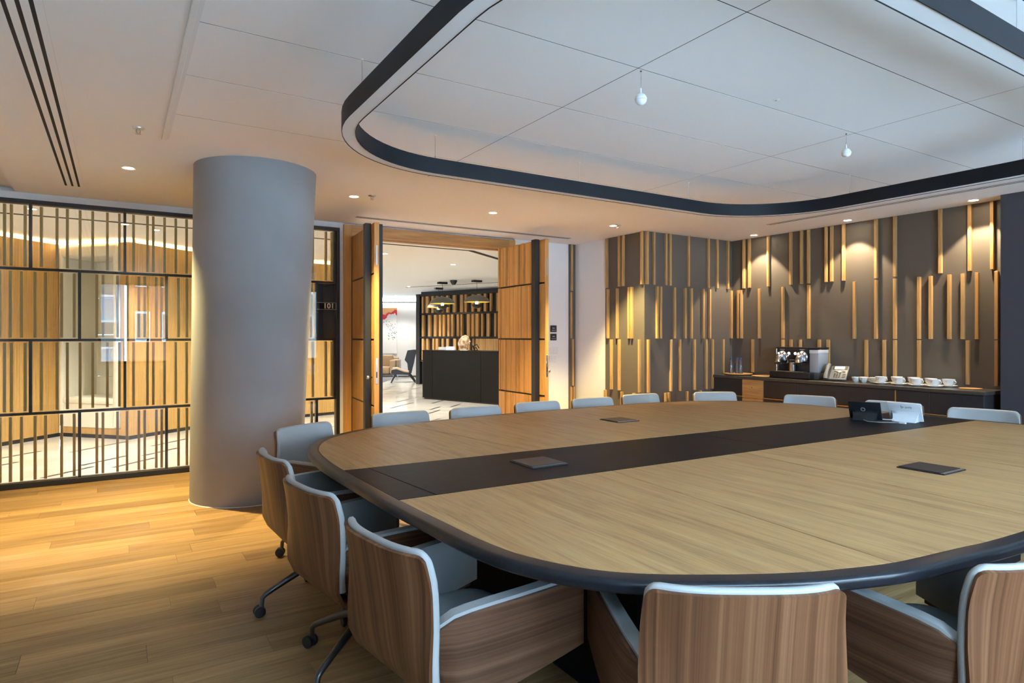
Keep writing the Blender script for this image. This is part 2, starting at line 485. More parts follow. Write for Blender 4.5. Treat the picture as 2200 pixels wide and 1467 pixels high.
# ------------------------------------------------------------------ shell walls
wl = struct('wall_left'); box('plaster', XL - 0.12, XL, WIN_Y - 0.2, YD + 0.12, 0, CEIL + 0.12, M_WHITE, wl)
wb = struct('wall_back')
edges = [XL] + [v for p in WIN for v in p] + [7.6]
for i in range(0, len(edges), 2):
    box('pier', edges[i], edges[i + 1], WIN_Y - 0.2, WIN_Y, 0, CEIL + 0.12, M_WHITE, wb)
box('sill_wall', XL, 7.6, WIN_Y - 0.2, WIN_Y, 0, WIN_Z0, M_WHITE, wb); box('head_wall', XL, 7.6, WIN_Y - 0.2, WIN_Y, WIN_Z1, CEIL + 0.12, M_WHITE, wb)
for k, (a, b2) in enumerate(WIN):
    wn = struct('window_%d' % (k + 2), ((a + b2) / 2, WIN_Y - 0.1, WIN_Z0))
    for q in ((a, a + 0.05, WIN_Z0, WIN_Z1), (b2 - 0.05, b2, WIN_Z0, WIN_Z1), ((a + b2) / 2 - 0.02, (a + b2) / 2 + 0.02, WIN_Z0, WIN_Z1), (a, b2, WIN_Z0, WIN_Z0 + 0.05), (a, b2, WIN_Z1 - 0.05, WIN_Z1)):
        box('window_frame', q[0], q[1], WIN_Y - 0.11, WIN_Y - 0.06, q[2], q[3], M_BLACK, wn)
    box('window_pane', a + 0.05, b2 - 0.05, WIN_Y - 0.088, WIN_Y - 0.080, WIN_Z0 + 0.05, WIN_Z1 - 0.05, M_WGLASS, wn)
wr = struct('wall_right')
box('taupe_panel', XR, XR + 0.12, 2.6, YF + 0.02, 0, CEIL, M_TAUPE, wr)
scr = struct('wall_screen')
box('charcoal_panel', 6.95, 7.6, WIN_Y, 2.60, 0, CEIL, M_SCREENW, scr)
wf = struct('wall_return')
box('taupe_panel', XS, XR + 0.12, YF, YF + 0.08, 0, CEIL, M_TAUPE, wf)
ws = struct('wall_pier')
box('taupe_panel', XS, XS + 0.08, YF + 0.08, 6.575, 0, CEIL, M_TAUPE, ws)
box('white_panel', XS, XS + 0.08, 6.575, YD + 0.1, 0, CEIL, M_WHITE, ws)

BW, BD = 0.030, 0.034
def bead(parent, face, pos, z0, z1):
    if face == 'XR': box('slat', XR - BD, XR, pos - BW / 2, pos + BW / 2, z0, z1, M_OAKV, parent, bev=0.002)
    if face == 'YF': box('slat', pos - BW / 2, pos + BW / 2, YF - BD, YF, z0, z1, M_OAKV, parent, bev=0.002)
    if face == 'XS': box('slat', XS - BD, XS, pos - BW / 2, pos + BW / 2, z0, z1, M_OAKV, parent, bev=0.002)
    if face == 'YD': box('slat', pos - 0.012, pos + 0.012, YD - 0.05, YD - 0.02, z0, z1, M_OAKV, parent, bev=0.002)
ROWZ = [(R3 + 0.012, CEIL - 0.006), (R2 + 0.006, R3 - 0.008), (R1 + 0.004, R2 - 0.006), (0.06, R1 - 0.010)]
DATA = {
 'XR': ([5.619, 5.532, 5.241, 4.916, 4.768, 4.674, 4.446, 4.378, 4.233, 3.861, 3.658, 3.21, 2.945, 2.754],
        [5.711, 5.659, 5.375, 5.026, 4.672, 4.105, 3.861, 3.658, 3.414, 3.301, 3.127, 3.006, 2.882, 2.718],
        [5.479, 5.026, 4.912, 4.782, 4.535, 4.421, 3.968, 3.77, 3.658, 3.414, 2.961, 2.718], []),
 'YF': ([5.595, 5.709, 5.918, 5.992, 6.325, 6.705, 6.878, 7.095], [5.765, 5.825, 6.072, 6.263, 6.38, 6.607, 6.732, 7.165],
        [5.616, 6.007, 6.166, 6.437, 6.661, 6.784, 6.999], [5.662, 5.908, 5.97, 6.299, 6.55]),
 'XS': ([6.522, 6.278, 6.202, 5.86], [6.502, 6.316, 6.092, 6.04], [6.432, 6.278, 5.9], [6.554, 6.227, 6.0]),
 'YD': ([5.487], [5.477], [5.505], [5.475, 5.522]),
}
wd = struct('wall_door')
PAR = {'XR': wr, 'YF': wf, 'XS': ws, 'YD': wd}
for f, rows in DATA.items():
    for r, L in enumerate(rows):
        for p in L:
            z0, z1 = ROWZ[r]
            if f == 'XR' and r == 2: z0 = 0.90
            bead(PAR[f], f, p, z0, z1)

# door wall: white infill, taupe strip, head above the glazing
box('white_infill', 4.545, 5.455, YD, YD + 0.12, 0, CEIL, M_WHITE, wd)
box('taupe_strip', 5.455, XS, YD - 0.02, YD + 0.12, 0, CEIL, M_TAUPE, wd)
box('white_stud', 2.160, 2.209, YD - 0.005, YD + 0.12, 0, CEIL, M_WHITE, wd)
box('shadow_head', XL, 2.160, YD + 0.005, YD + 0.10, 2.622, CEIL, M_WHITE, wd)
box('head_above_doors', 2.209, 4.545, YD + 0.02, YD + 0.12, 2.66, CEIL, M_WHITE, wd)
# oak portal around the double door
tp = struct('trim_1')
box('jamb', 2.209, 2.300, YD - 0.03, YD + 0.14, 0, 2.672, M_DOOR, tp, bev=0.002)
box('jamb', 4.450, 4.545, YD - 0.03, YD + 0.14, 0, 2.672, M_DOOR, tp, bev=0.002)
box('lintel', 2.300, 4.450, YD - 0.03, YD + 0.14, 2.545, 2.672, M_OAKX, tp, bev=0.002)
box('stop', 2.300, 2.318, YD + 0.04, YD + 0.10, 0, 2.545, M_DOOR, tp)
box('stop', 4.432, 4.450, YD + 0.04, YD + 0.10, 0, 2.545, M_DOOR, tp)
box('stop', 2.318, 4.432, YD + 0.04, YD + 0.10, 2.525, 2.545, M_OAKX, tp)

# ------------------------------------------------------------------ glazed partition
gp = struct('window_1', (0.3, YD, 0))
GX0, GX1 = XL, 2.160
box('bottom_rail', GX0, GX1, YD - 0.045, YD + 0.055, 0.0, 0.052, M_BLACK, gp, bev=0.003)
box('top_rail', GX0, GX1, YD - 0.045, YD + 0.055, 2.585, 2.622, M_BLACK, gp, bev=0.003)
box('end_post', 2.122, 2.160, YD - 0.045, YD + 0.055, 0.052, 2.585, M_BLACK, gp, bev=0.003)
for z in (R1, R2, R3 - 0.02):
    box('transom', GX0, 2.122, YD - 0.012, YD + 0.030, z - 0.012, z + 0.012, M_BLACK, gp, bev=0.002)
RZ = [(R3 - 0.008, 2.585), (R2 + 0.012, R3 - 0.032), (R1 + 0.012, R2 - 0.012), (0.052, R1 - 0.012)]
P1 = [-1.42, -0.679, 0.058, 0.795, 1.50, 2.112]; P2 = [-1.05, -0.308, 0.416, 1.15, 1.909]
F1 = [-1.55, -1.48, -1.33, -1.22, -1.10, -1.02, -0.93, -0.867, -0.818, -0.719, -0.6, -0.482, -0.403, -0.304, -0.204, -0.086, 0.013, 0.131, 0.25, 0.3, 0.399, 0.499, 0.597, 0.69, 0.87, 0.96, 1.07, 1.16, 1.30, 1.40, 1.62, 1.74, 1.869, 2.016, 2.083]
F2 = [-1.5, -1.42, -1.3, -1.2, -1.12, -0.97, -0.90, -0.825, -0.745, -0.646, -0.568, -0.447, -0.35, -0.171, -0.122, -0.003, 0.076, 0.176, 0.226, 0.327, 0.374, 0.524, 0.60, 0.70, 0.83, 0.92, 1.02, 1.26, 1.37, 1.50, 1.62, 1.76, 1.857]
for r, (z0, z1) in enumerate(RZ):
    odd = r % 2 == 1
    for p in (P2 if odd else P1):
        box('mullion', p - 0.012, p + 0.012, YD - 0.010, YD + 0.045, z0, z1, M_BLACK, gp)
    for p in (F2 if odd else F1):
        if r == 3 and p > 2.09: continue
        box('fin', p - 0.011, p + 0.011, YD + 0.002, YD + 0.042, z0 + 0.012, z1 - 0.012, M_GOLD, gp)
for a, b2 in ((GX0, -0.02), (-0.014, 1.05), (1.056, 2.122)):
    box('pane', a, b2, YD - 0.026, YD - 0.016, 0.052, 2.585, M_GLASS, gp)
# dark back-box with the room-number plate on the glass, lettered towards the lobby
box('back_box', 1.925, 2.122, YD + 0.048, YD + 0.075, R2 + 0.012, R3 - 0.032, M_BLACKF, gp)
pl = box('number_plate', 1.900, 2.118, YD - 0.040, YD - 0.034, 1.683, 1.762, glass('plate_glass', (0.80, 0.86, 0.84), 1.6, 1.5), gp)
for q in ((1.900, 2.118, 1.760, 1.762), (1.900, 2.118, 1.683, 1.685), (2.116, 2.118, 1.683, 1.762)):
    box('plate_edge', q[0], q[1], YD - 0.041, YD - 0.033, q[2], q[3], M_PRINTW, pl)
text('room_number', '101', 0.085, Matrix.Translation((2.035, YD - 0.037, 1.722)) @ Matrix.Rotation(PI, 4, 'Z') @ Matrix.Rotation(PI / 2, 4, 'X'), M_PRINTW, pl, 0.004)

# ------------------------------------------------------------------ double door, both leaves swung into the room
def leaf(name, hinge, ang, side):
    """local x runs from hinge to free edge, local y towards the lobby face when side=+1"""
    W, T, HT = 1.05, 0.050, 2.53
    Mx = Matrix.Translation((hinge[0], hinge[1], 0)) @ Matrix.Rotation(ang, 4, 'Z')
    d = struct(name, (hinge[0], hinge[1], 0))
    def B(n, x0, x1, y0, y1, z0, z1, m, p=None, bev=0.0):
        return box(n, x0, x1, min(y0 * side, y1 * side), max(y0 * side, y1 * side), z0, z1, m, p or d, bev=bev, M=Mx)
    B('core', 0.006, W - 0.006, 0.006, T - 0.006, 0.012, HT - 0.006, M_BLACK)
    rows = [(0.010, R1 - 0.010), (R1 + 0.010, R2 - 0.010), (R2 + 0.010, R3 - 0.010), (R3 + 0.010, HT)]
    for z0, z1 in rows:
        B('face_panel', 0, W - 0.012, 0, 0.006, z0, z1, M_DOOR, bev=0.001)          # room side, plain
        B('back_panel', 0, W - 0.235, T - 0.006, T, z0, z1, M_SLATSHADE); B('back_panel', W - 0.235, W - 0.012, T - 0.006, T, z0, z1, M_DOOR)                  # lobby side; backing coloured dark to imitate shade between the slats
    B('hinge_filler', -0.02, 0.004, -0.004, T + 0.01, 0.0, HT, M_BLACK)  # added black filler, stops lobby light leaking past the hinge
    B('edge_strip', W - 0.012, W, 0, T, 0.010, HT, M_DOOR, bev=0.001)
    B('edge_strip', 0, 0.006, 0, T, 0.010, HT, M_DOOR)
    B('top_strip', 0, W, 0, T, HT - 0.006, HT, M_DOOR)
    # upright slats of uneven width and depth on the lobby face
    rnd = random.Random(11 if side > 0 else 12)
    for z0, z1 in rows:
        x = 0.010
        while x < W - 0.235:
            wdt = rnd.choice((0.030, 0.036, 0.05, 0.06, 0.09, 0.115))
            x1 = min(x + wdt, W - 0.232)
            B('slat', x + 0.004, x1 - 0.004, T, T + rnd.choice((0.012, 0.022, 0.036)), z0, z1, M_DOOR, bev=0.001)
            x = x1
    for s, yy in ((0, T + 0.006), (1, -0.006)):
        o = 1 if s == 0 else -1
        B('pull_bar', W - 0.20, W - 0.115, yy, yy + o * 0.060, 0.010, HT + 0.008, M_BLACKF, bev=0.002)
    for z in (R1, R2, R3):
        B('joint_strip', W - 0.11, W - 0.03, T - 0.004, T + 0.003, z - 0.009, z + 0.009, M_BLACK)
    lk = B('lock_plate', W - 0.001, W + 0.002, T * 0.5 - 0.011, T * 0.5 + 0.011, 0.90, 1.16, M_STEEL, bev=0.001)
    B('latch', W, W + 0.006, T * 0.5 - 0.006, T * 0.5 + 0.006, 1.06, 1.09, M_CHROME, lk)
    B('bolt_slot', W, W + 0.003, T * 0.5 - 0.006, T * 0.5 + 0.006, 0.96, 1.02, M_BLACK, lk)
    B('flush_bolt', W - 0.001, W + 0.002, T * 0.5 - 0.009, T * 0.5 + 0.009, 2.10, 2.30, M_STEEL, bev=0.001)
    kn = B('knob_stem', W - 0.075, W - 0.060, -0.004, -0.04, 0.955, 0.970, M_BLACK)
    bm = bmesh.new(); bm_lathe(bm, [(0, 0), (0.020, 0.002), (0.022, 0.012), (0.018, 0.022), (0, 0.024)], n=16, M=Mx @ Matrix.Translation((W - 0.0675, -0.038 * side, 0.9625)) @ Matrix.Rotation(PI / 2 * side, 4, 'X'))
    link('knob', bm_mesh(bm, 'knob', 40), M_CHROME, kn)
    return d
leaf('door_1', (2.304, 7.212), math.radians(-90 - 5.8), 1)
leaf('door_2', (4.34, 7.205), math.radians(-90), -1)

# ------------------------------------------------------------------ leaning round column
col = thing('column', (0.96, 5.92, 0), 'grey plaster round column leaning towards the table', 'column')
bm = bmesh.new(); n = 64; rows = []
for k in range(13):
    t = k / 12
    cx, cy, z, r = 0.96 + (0.94 - 0.96) * t, 5.93 + (5.36 - 5.93) * t, CEIL * t, 0.452
    rows.append([bm.verts.new((cx + r * math.cos(2 * PI * i / n), cy + r * math.sin(2 * PI * i / n), z)) for i in range(n)])
for A, B in zip(rows, rows[1:]):
    for i in range(n): bm.faces.new((A[i], A[(i + 1) % n], B[(i + 1) % n], B[i]))
bm.faces.new(rows[0][::-1]); bm.faces.new(rows[-1])
link('shaft', bm_mesh(bm, 'shaft', 60), M_COLUMN, col)
lathe('sealant_bead', [(0.450, 0), (0.457, 0), (0.456, 0.004), (0.450, 0.006)], (0.96, 5.93, 0), M_WHITE, col, 64)

# ------------------------------------------------------------------ ceiling fittings
def downlight(x, y, label, power, spot=78, col_=WARM, lens=None, blend=0.25, group='recessed downlights'):
    t = thing('downlight', (x, y, CEIL), label, 'downlight', group)
    lathe('trim_ring', [(0.036, -0.001), (0.046, -0.004), (0.050, 0.0), (0.050, 0.004), (0.036, 0.004)], (x, y, CEIL), M_WHITE, t, 28)
    lathe('lens', [(0, -0.0015), (0.037, -0.0015), (0.037, 0.003), (0, 0.003)], (x, y, CEIL), lens or M_LED, t, 24)
    light('lamp', 'SPOT', (x, y, CEIL - 0.012), power, col_, t, spot_size=math.radians(spot), spot_blend=blend, shadow_soft_size=0.03)
downlight(0.07, 5.77, 'glowing round downlight left of the column', SPOT_W * 1.35, 84, blend=0.9)
downlight(1.88, 5.83, 'glowing round downlight just right of the column, beside a sprinkler', SPOT_W, 84, blend=0.9)
downlight(3.38, 5.82, 'glowing round downlight in front of the middle of the doorway', SPOT_W, 84, blend=0.9)
downlight(4.99, 5.75, 'glowing round downlight right of the doorway, before the boxed-out pier', SPOT_W * 0.9, 88, blend=0.5)
for k, (yy, nm) in enumerate(((5.32, 'downlight over the oak drawer end of the sideboard'), (4.08, 'downlight over the telephone on the sideboard'), (2.84, 'downlight over the right end of the sideboard'))):
    downlight(7.0, yy, 'glowing round ' + nm, WALL_SPOT_W, 84, (1.0, 0.78, 0.50), blend=0.14)

def sprinkler(x, y, label):
    t = thing('sprinkler', (x, y, CEIL), label, 'sprinkler', 'ceiling sprinklers')
    lathe('rose', [(0, 0), (0.036, 0), (0.034, -0.006), (0.012, -0.009), (0, -0.009)], (x, y, CEIL), M_STEEL, t, 24)
    for s in (-1, 1): tube('yoke_arm', [(x + s * 0.009, y, CEIL - 0.008), (x + s * 0.012, y, CEIL - 0.022), (x + s * 0.005, y, CEIL - 0.036)], 0.0025, M_STEEL, t, 6)
    lathe('deflector', [(0, -0.036), (0.016, -0.036), (0.017, -0.039), (0, -0.040)], (x, y, CEIL), M_STEEL, t, 16)
sprinkler(0.109, 4.63, 'steel ceiling sprinkler left of the panel field, above the left floor')
sprinkler(2.01, 5.70, 'steel ceiling sprinkler beside the downlight right of the column')
sprinkler(4.997, 5.673, 'steel ceiling sprinkler beside the downlight before the pier')
sm_ = thing('flush_detector', (3.094, 2.209, CEIL), 'tiny flush white detector in the ceiling inside the ring light', 'detector')
lathe('cover', [(0, -0.004), (0.014, -0.004), (0.022, 0.0), (0.022, 0.003), (0, 0.003)], (3.094, 2.209, CEIL - 0.001), M_WHITE, sm_, 20)
lathe('sensor_eye', [(0, -0.0055), (0.006, -0.0055), (0.006, -0.003), (0, -0.003)], (3.094, 2.209, CEIL - 0.001), M_GREYPL, sm_, 12)

def mic(x, y, zc, label):
    t = thing('hanging_microphone', (x, y, CEIL), label, 'microphone', 'hanging ceiling microphones')
    r = 0.029
    lathe('ceiling_grommet', [(0, 0), (0.005, 0), (0.005, -0.004), (0, -0.004)], (x, y, CEIL - 0.001), M_BLACK, t, 10)
    tube('cord', [(x, y, CEIL - 0.003), (x + 0.001, y, CEIL - 0.03), (x - 0.001, y, zc + r + 0.02)], 0.0012, M_GREYPL, t, 6)
    lathe('collar', [(0, 0.026), (0.0035, 0.026), (0.0045, 0), (0, 0)], (x, y, zc + r), M_WHITEPL, t, 10)
    lathe('upper_shell', [(r * math.cos(a), r * math.sin(a)) for a in [PI * k / 20 for k in range(1, 10)]] + [(0, r)], (x, y, zc), M_WHITEPL, t, 24)
    lathe('band', [(r * 0.985, -0.0035), (r * 1.03, -0.003), (r * 1.03, 0.003), (r * 0.985, 0.0045)], (x, y, zc), M_WHITE, t, 24)
    lathe('mesh_cap', [(0, -r)] + [(r * math.cos(a), -r * math.sin(a)) for a in [PI * k / 20 for k in range(9, 0, -1)]], (x, y, zc), M_DIFF, t, 24)
mic(2.192, 2.321, 2.549, 'small white ball microphone hanging on the left below a ceiling joint')
mic(3.999, 2.340, 2.566, 'small white ball microphone hanging on the right below a ceiling joint')

def diffuser(name, label, x0, x1, y0, y1, slots, along, rail, depth=0.004):
    t = thing(name, ((x0 + x1) / 2, (y0 + y1) / 2, CEIL), label, 'air diffuser')
    box('slot_back', x0, x1, y0, y1, CEIL - 0.0012, CEIL - 0.0002, M_SLOT, t)
    if along == 'Y':
        w_ = (x1 - x0 - rail * (slots + 1)) / slots
        for k in range(slots + 1):
            a = x0 + k * (w_ + rail); box('rail', a, a + rail, y0, y1, CEIL - depth, CEIL - 0.0012, M_CEIL, t)
        box('end_cap', x0, x1, y1 - 0.004, y1, CEIL - depth, CEIL - 0.0012, M_CEIL, t)
    else:
        w_ = (y1 - y0 - rail * (slots + 1)) / slots
        for k in range(slots + 1):
            a = y0 + k * (w_ + rail); box('rail', x0, x1, a, a + rail, CEIL - depth, CEIL - 0.0012, M_GREYPL, t)
diffuser('slot_diffuser', 'three-slot black linear air diffuser in the ceiling at the far left', -0.420, -0.250, -0.6, 6.72, 3, 'Y', 0.030, 0.003)
diffuser('slot_diffuser', 'slim grey linear air diffuser in the ceiling along the doorway', 2.22, 5.14, 6.77, 6.84, 2, 'X', 0.012)
diffuser('slot_diffuser', 'slim two-slot linear air diffuser in the ceiling along the slatted wall', 6.44, 6.54, 0.5, 4.74, 2, 'Y', 0.016, 0.002)

# ring pendant light
rg = thing('ring_pendant_light', (3.02, 2.425, CEIL), 'large suspended dark rounded-rectangle ring light with white underside', 'pendant light')
def rrect(cx, cy, hx, hy, r, n=16):
    out = []
    for sx, sy, a0 in ((1, -1, -PI / 2), (1, 1, 0), (-1, 1, PI / 2), (-1, -1, PI)):
        for k in range(n + 1):
            a = a0 + PI / 2 * k / n; out.append((cx + sx * (hx - r) + r * math.cos(a), cy + sy * (hy - r) + r * math.sin(a)))
    return out
ZT, ZB = 2.537, 2.437
def ring(name, o0, o1, z0, z1, mat, parent):
    A = rrect(3.02, 2.425, 2.077 - o0, 1.405 - o0, 0.83 - o0); Bq = rrect(3.02, 2.425, 2.077 - o1, 1.405 - o1, 0.83 - o1)
    bm = bmesh.new(); n = len(A)
    v = [[bm.verts.new((x, y, z)) for x, y in P] for P, z in ((A, z0), (A, z1), (Bq, z1), (Bq, z0))]
    for q in range(4):
        for i in range(n):
            j = (i + 1) % n; bm.faces.new((v[q][i], v[q][j], v[(q + 1) % 4][j], v[(q + 1) % 4][i]))
    return link(name, bm_mesh(bm, name, 40), mat, parent)
M_RING = plain('ring_dark_metal', (0.006, 0.007, 0.010), 0.55, 0.0, var=0.15, spec=0.25)
ring('outer_band', 0.0, 0.003, ZB, ZT, M_RING, rg); ring('inner_band', 0.069, 0.072, ZB, ZT, M_RING, rg)
ring('diffuser', 0.003, 0.069, ZB + 0.003, ZB + 0.012, M_DIFF, rg); ring('top_cover', 0.003, 0.069, ZT - 0.006, ZT - 0.002, M_RING, rg)
for x, y in ((0.98, 2.92), (1.758, 3.777), (2.957, 3.795), (4.132, 3.795), (5.05, 2.925), (5.06, 1.767), (2.964, 1.056), (1.4, 1.15), (0.98, 1.9), (4.4, 1.10)):
    tube('suspension_cable', [(x, y, CEIL), (x, y, ZT - 0.004)], 0.0014, M_STEEL, rg, 6)
    lathe('cable_gripper', [(0, 0.02), (0.003, 0.02), (0.004, 0), (0, 0)], (x, y, ZT), M_STEEL, rg, 8)
    lathe('ceiling_cup', [(0, 0), (0.008, 0), (0.007, -0.004), (0, -0.004)], (x, y, CEIL), M_WHITE, rg, 10)

# ------------------------------------------------------------------ conference table
TZ = 0.760
tb = thing('conference_table', (3.14, 2.58, 0), 'large rounded oak conference table with black rim and black centre band', 'table')
rimpts = [(0.850, 2.20), (0.868, 1.927), (0.884, 1.686), (0.924, 1.486), (1.02, 1.298), (1.144, 1.173), (1.341, 1.047), (1.505, 0.963), (1.633, 0.916), (1.804, 0.868), (2.079, 0.833), (2.315, 0.807),
          (3.0, 0.775), (3.7, 0.775), (4.3, 0.80), (4.75, 0.87), (5.10, 1.03), (5.33, 1.30), (5.43, 1.65), (5.44, 1.95), (5.40, 2.475), (5.345, 3.196), (5.301, 3.624), (5.113, 3.99), (4.75, 4.242), (4.261, 4.362), (3.707, 4.382), (3.181, 4.375),
          (2.715, 4.362), (2.264, 4.322), (1.854, 4.262), (1.584, 4.208), (1.336, 4.118), (1.091, 3.932), (0.960, 3.74), (0.868, 3.477), (0.836, 3.15), (0.833, 2.88), (0.840, 2.54)]
outl = spline(rimpts, 5)
RIMW, THK = 0.055, 0.036
inner = offset(outl, RIMW)
g = 0.0024
def rim_piece(i0, i1):
    n = len(outl); idx = [(i0 + k) % n for k in range((i1 - i0) % n + 1)]
    prof = [(RIMW, 0.0), (0.015, 0.0), (0.0085, -0.0015), (0.004, -0.005), (0.001, -0.010), (0.0, -0.016), (0.0, -0.030), (0.005, -THK), (RIMW, -THK)]
    bm = bmesh.new(); rows = []
    offs = [offset(outl, o) for o, _ in prof]
    for i in idx:
        rows.append([bm.verts.new((offs[k][i][0], offs[k][i][1], TZ + prof[k][1])) for k in range(len(prof))])
    for A, B in zip(rows, rows[1:]):
        for k in range(len(prof)):
            j = (k + 1) % len(prof); bm.faces.new((A[k], B[k], B[j], A[j]))
    bm.faces.new(rows[0]); bm.faces.new(rows[-1][::-1])
    return link('rim_segment', bm_mesh(bm, 'rim_segment', 28), M_RIM, tb)
def near(p): return min(range(len(outl)), key=lambda i: (outl[i][0] - p[0]) ** 2 + (outl[i][1] - p[1]) ** 2)
cuts = sorted(near(p) for p in ((0.85, 2.93), (0.87, 2.26), (0.89, 1.60), (1.26, 1.09), (1.80, 0.87), (2.67, 0.78), (3.57, 0.775), (4.45, 0.82), (5.44, 1.65), (5.39, 2.6), (4.4, 4.34), (3.48, 4.38), (2.6, 4.35), (1.70, 4.23)))
for a, b2 in zip(cuts, cuts[1:] + cuts[:1]): rim_piece(a, b2)
SU0, SU1 = (0.882, 2.903), (4.832, 2.770); SL0, SL1 = (0.902, 2.265), (5.459, 2.164)
def nrm(a, b): 
    d = Vector((b[0] - a[0], b[1] - a[1])).normalized(); return (-d.y, d.x)
nu, nl = nrm(SU0, SU1), nrm(SL0, SL1)
def shift(p, n, d): return (p[0] + n[0] * d, p[1] + n[1] * d)
inner2 = offset(outl, RIMW + g)
upper = clip(inner2, shift(SU0, nu, g), nu); lower = clip(inner2, shift(SL0, nl, -g), (-nl[0], -nl[1]))
strip = clip(clip(inner2, shift(SU0, nu, -g), (-nu[0], -nu[1])), shift(SL0, nl, g), nl)
def split(poly, seams, name, mat):
    rest = poly
    for a, b2 in seams:            # each seam from the band outwards
        n = nrm(a, b2) if b2[1] > a[1] else nrm(b2, a)   # n points to -x
        part = clip(rest, shift(a, n, g), n); rest = clip(rest, shift(a, n, -g), (-n[0], -n[1]))
        prism(name, part, TZ - 0.03, TZ, mat, tb)
    prism(name, rest, TZ - 0.03, TZ, mat, tb)
split(upper, [((1.909, 2.887), (1.714, 4.108)), ((2.792, 2.86), (2.606, 4.137)), ((3.68, 2.82), (3.50, 4.137)), ((4.57, 2.80), (4.39, 4.137))], 'top_panel', M_TABLE)
split(lower, [((1.935, 2.232), (1.805, 0.904)), ((2.840, 2.245), (2.680, 0.933)), ((3.764, 2.217), (3.590, 0.93)), ((4.66, 2.20), (4.50, 0.93))], 'top_panel', M_TABLE)
split(strip, [((1.06, 2.26), (1.0, 2.90)), ((3.13, 2.21), (3.13, 2.83))], 'centre_band', M_DARKTOP)
prism('under_board', offset(outl, RIMW + 0.03), TZ - 0.050, TZ - 0.031, M_BLACK, tb)
for x0, x1 in ((1.55, 2.25), (4.0, 4.7)):
    box('pedestal', x0, x1, 1.65, 3.45, 0.0, TZ - 0.050, M_DARKTOP, tb, bev=0.01)
# flush power hatches
def hatch(cx, cy, label, a=0.0):
    t = thing('power_hatch', (cx, cy, TZ), label, 'table hatch', 'table power hatches')
    h = 0.103; Mx = Matrix.Translation((cx, cy, TZ)) @ Matrix.Rotation(a, 4, 'Z')
    box('frame', -h, h, -h, h, 0.0002, 0.005, M_BLACK, t, bev=0.0015, M=Mx)
    box('lid', -h + 0.006, h - 0.006, -h + 0.022, h - 0.006, 0.005, 0.0085, plain('hatch_lid', (0.03, 0.033, 0.04), 0.38, 0.4), t, bev=0.0012, M=Mx)
    box('lid_front', -h + 0.006, h - 0.006, -h + 0.004, -h + 0.019, 0.005, 0.0075, M_STEEL if 'near' in label else M_DGREYPL, t, bev=0.001, M=Mx)
hatch(3.14, 3.55, 'dark square power hatch in the far oak top near the slatted pier')
hatch(1.748, 2.565, 'dark square power hatch in the black centre band')
hatch(3.226, 1.482, 'dark square power hatch with a steel lip in the near oak top')

# conferencing touch panels on the table
def touch_panel(x, y, rz, label, black):
    m = M_RUBBER if black else M_WHITEPL
    t = thing('touch_panel', (x, y, TZ), label, 'touch panel', rz=rz)
    Mx = Matrix.Translation((x, y, TZ)) @ Matrix.Rotation(rz, 4, 'Z')
    # local: screen faces +y, its back faces -y (towards the photo), leaning back
    tilt = Matrix.Translation((0, 0.03, 0.010)) @ Matrix.Rotation(math.radians(28), 4, 'X')
    box('back_shell', -0.108, 0.108, -0.012, 0.0, 0.0, 0.150, m, t, bev=0.005, seg=2, M=Mx @ tilt)
    box('screen', -0.103, 0.103, 0.0, 0.002, 0.006, 0.144, M_RUBBER, t, bev=0.0, M=Mx @ tilt)
    # flared foot
    bm = bmesh.new()
    prof = [(-0.020, 0.080, 0.098), (-0.016, 0.066, 0.088), (-0.018, 0.050, 0.080), (-0.030, 0.026, 0.075), (-0.048, 0.010, 0.075), (-0.052, 0.001, 0.075)]
    rows = [[bm.verts.new(Mx @ Vector((s * w_, yy, zz))) for s in (-1, -0.5, 0.5, 1)] + [bm.verts.new(Mx @ Vector((s * w_, 0.035, zz * 0.55))) for s in (1, -1)] for yy, zz, w_ in prof]
    for A, B in zip(rows, rows[1:]):
        for k in range(6): bm.faces.new((A[k], A[(k + 1) % 6], B[(k + 1) % 6], B[k]))
    bm.faces.new(rows[0][::-1]); bm.faces.new(rows[-1])
    link('foot', bm_mesh(bm, 'foot', 60), m, t)
    box('base_plate', -0.075, 0.075, -0.055, 0.05, 0.0, 0.006, m, t, bev=0.002, M=Mx)
    R = Mx @ tilt @ Matrix.Translation((0.01, -0.0125, 0.118)) @ Matrix.Rotation(PI / 2, 4, 'X')
    if black:
        lathe('emblem_ring', [(0.010, 0), (0.016, 0), (0.016, 0.002), (0.010, 0.002)], (0, 0, 0), M_GREYPL, t, 20, M=R @ Matrix.Translation((-0.02, -0.03, 0)))
    else:
        text('maker_name', 'poly', 0.026, R @ Matrix.Translation((0.018, 0, 0)), M_GREYPL, t, 0.0006)
        for a0, a1, a2 in (((-0.034, 0.014), (-0.030, -0.012), (-0.012, -0.001)),):
            bm = bmesh.new(); P = [a0, a1, a2]; c = [sum(q[i] for q in P) / 3 for i in (0, 1)]
            I = [(c[0] + (q[0] - c[0]) * 0.55, c[1] + (q[1] - c[1]) * 0.55) for q in P]
            for k in range(3):
                j = (k + 1) % 3
                vs = [bm.verts.new(R @ Vector((*q, 0.0006))) for q in (P[k], P[j], I[j], I[k])]; bm.faces.new(vs)
            link('maker_mark', bm_mesh(bm, 'maker_mark'), M_GREYPL, t)
        tube('cable', [Mx @ Vector(v) for v in ((-0.06, -0.05, 0.012), (-0.10, -0.06, 0.010), (-0.16, -0.05, 0.008))], 0.004, M_WHITEPL, t, 8)
    return t
touch_panel(4.69, 2.60, math.radians(-74), 'black tabletop touch panel seen from behind, on the black band', True)
touch_panel(4.86, 2.40, math.radians(-80), 'white tabletop touch panel with a maker name on its back', False)
cb = thing('loose_cable', (4.66, 2.46, TZ), 'thin grey cable with a coin-sized plug lying between the two touch panels', 'cable')
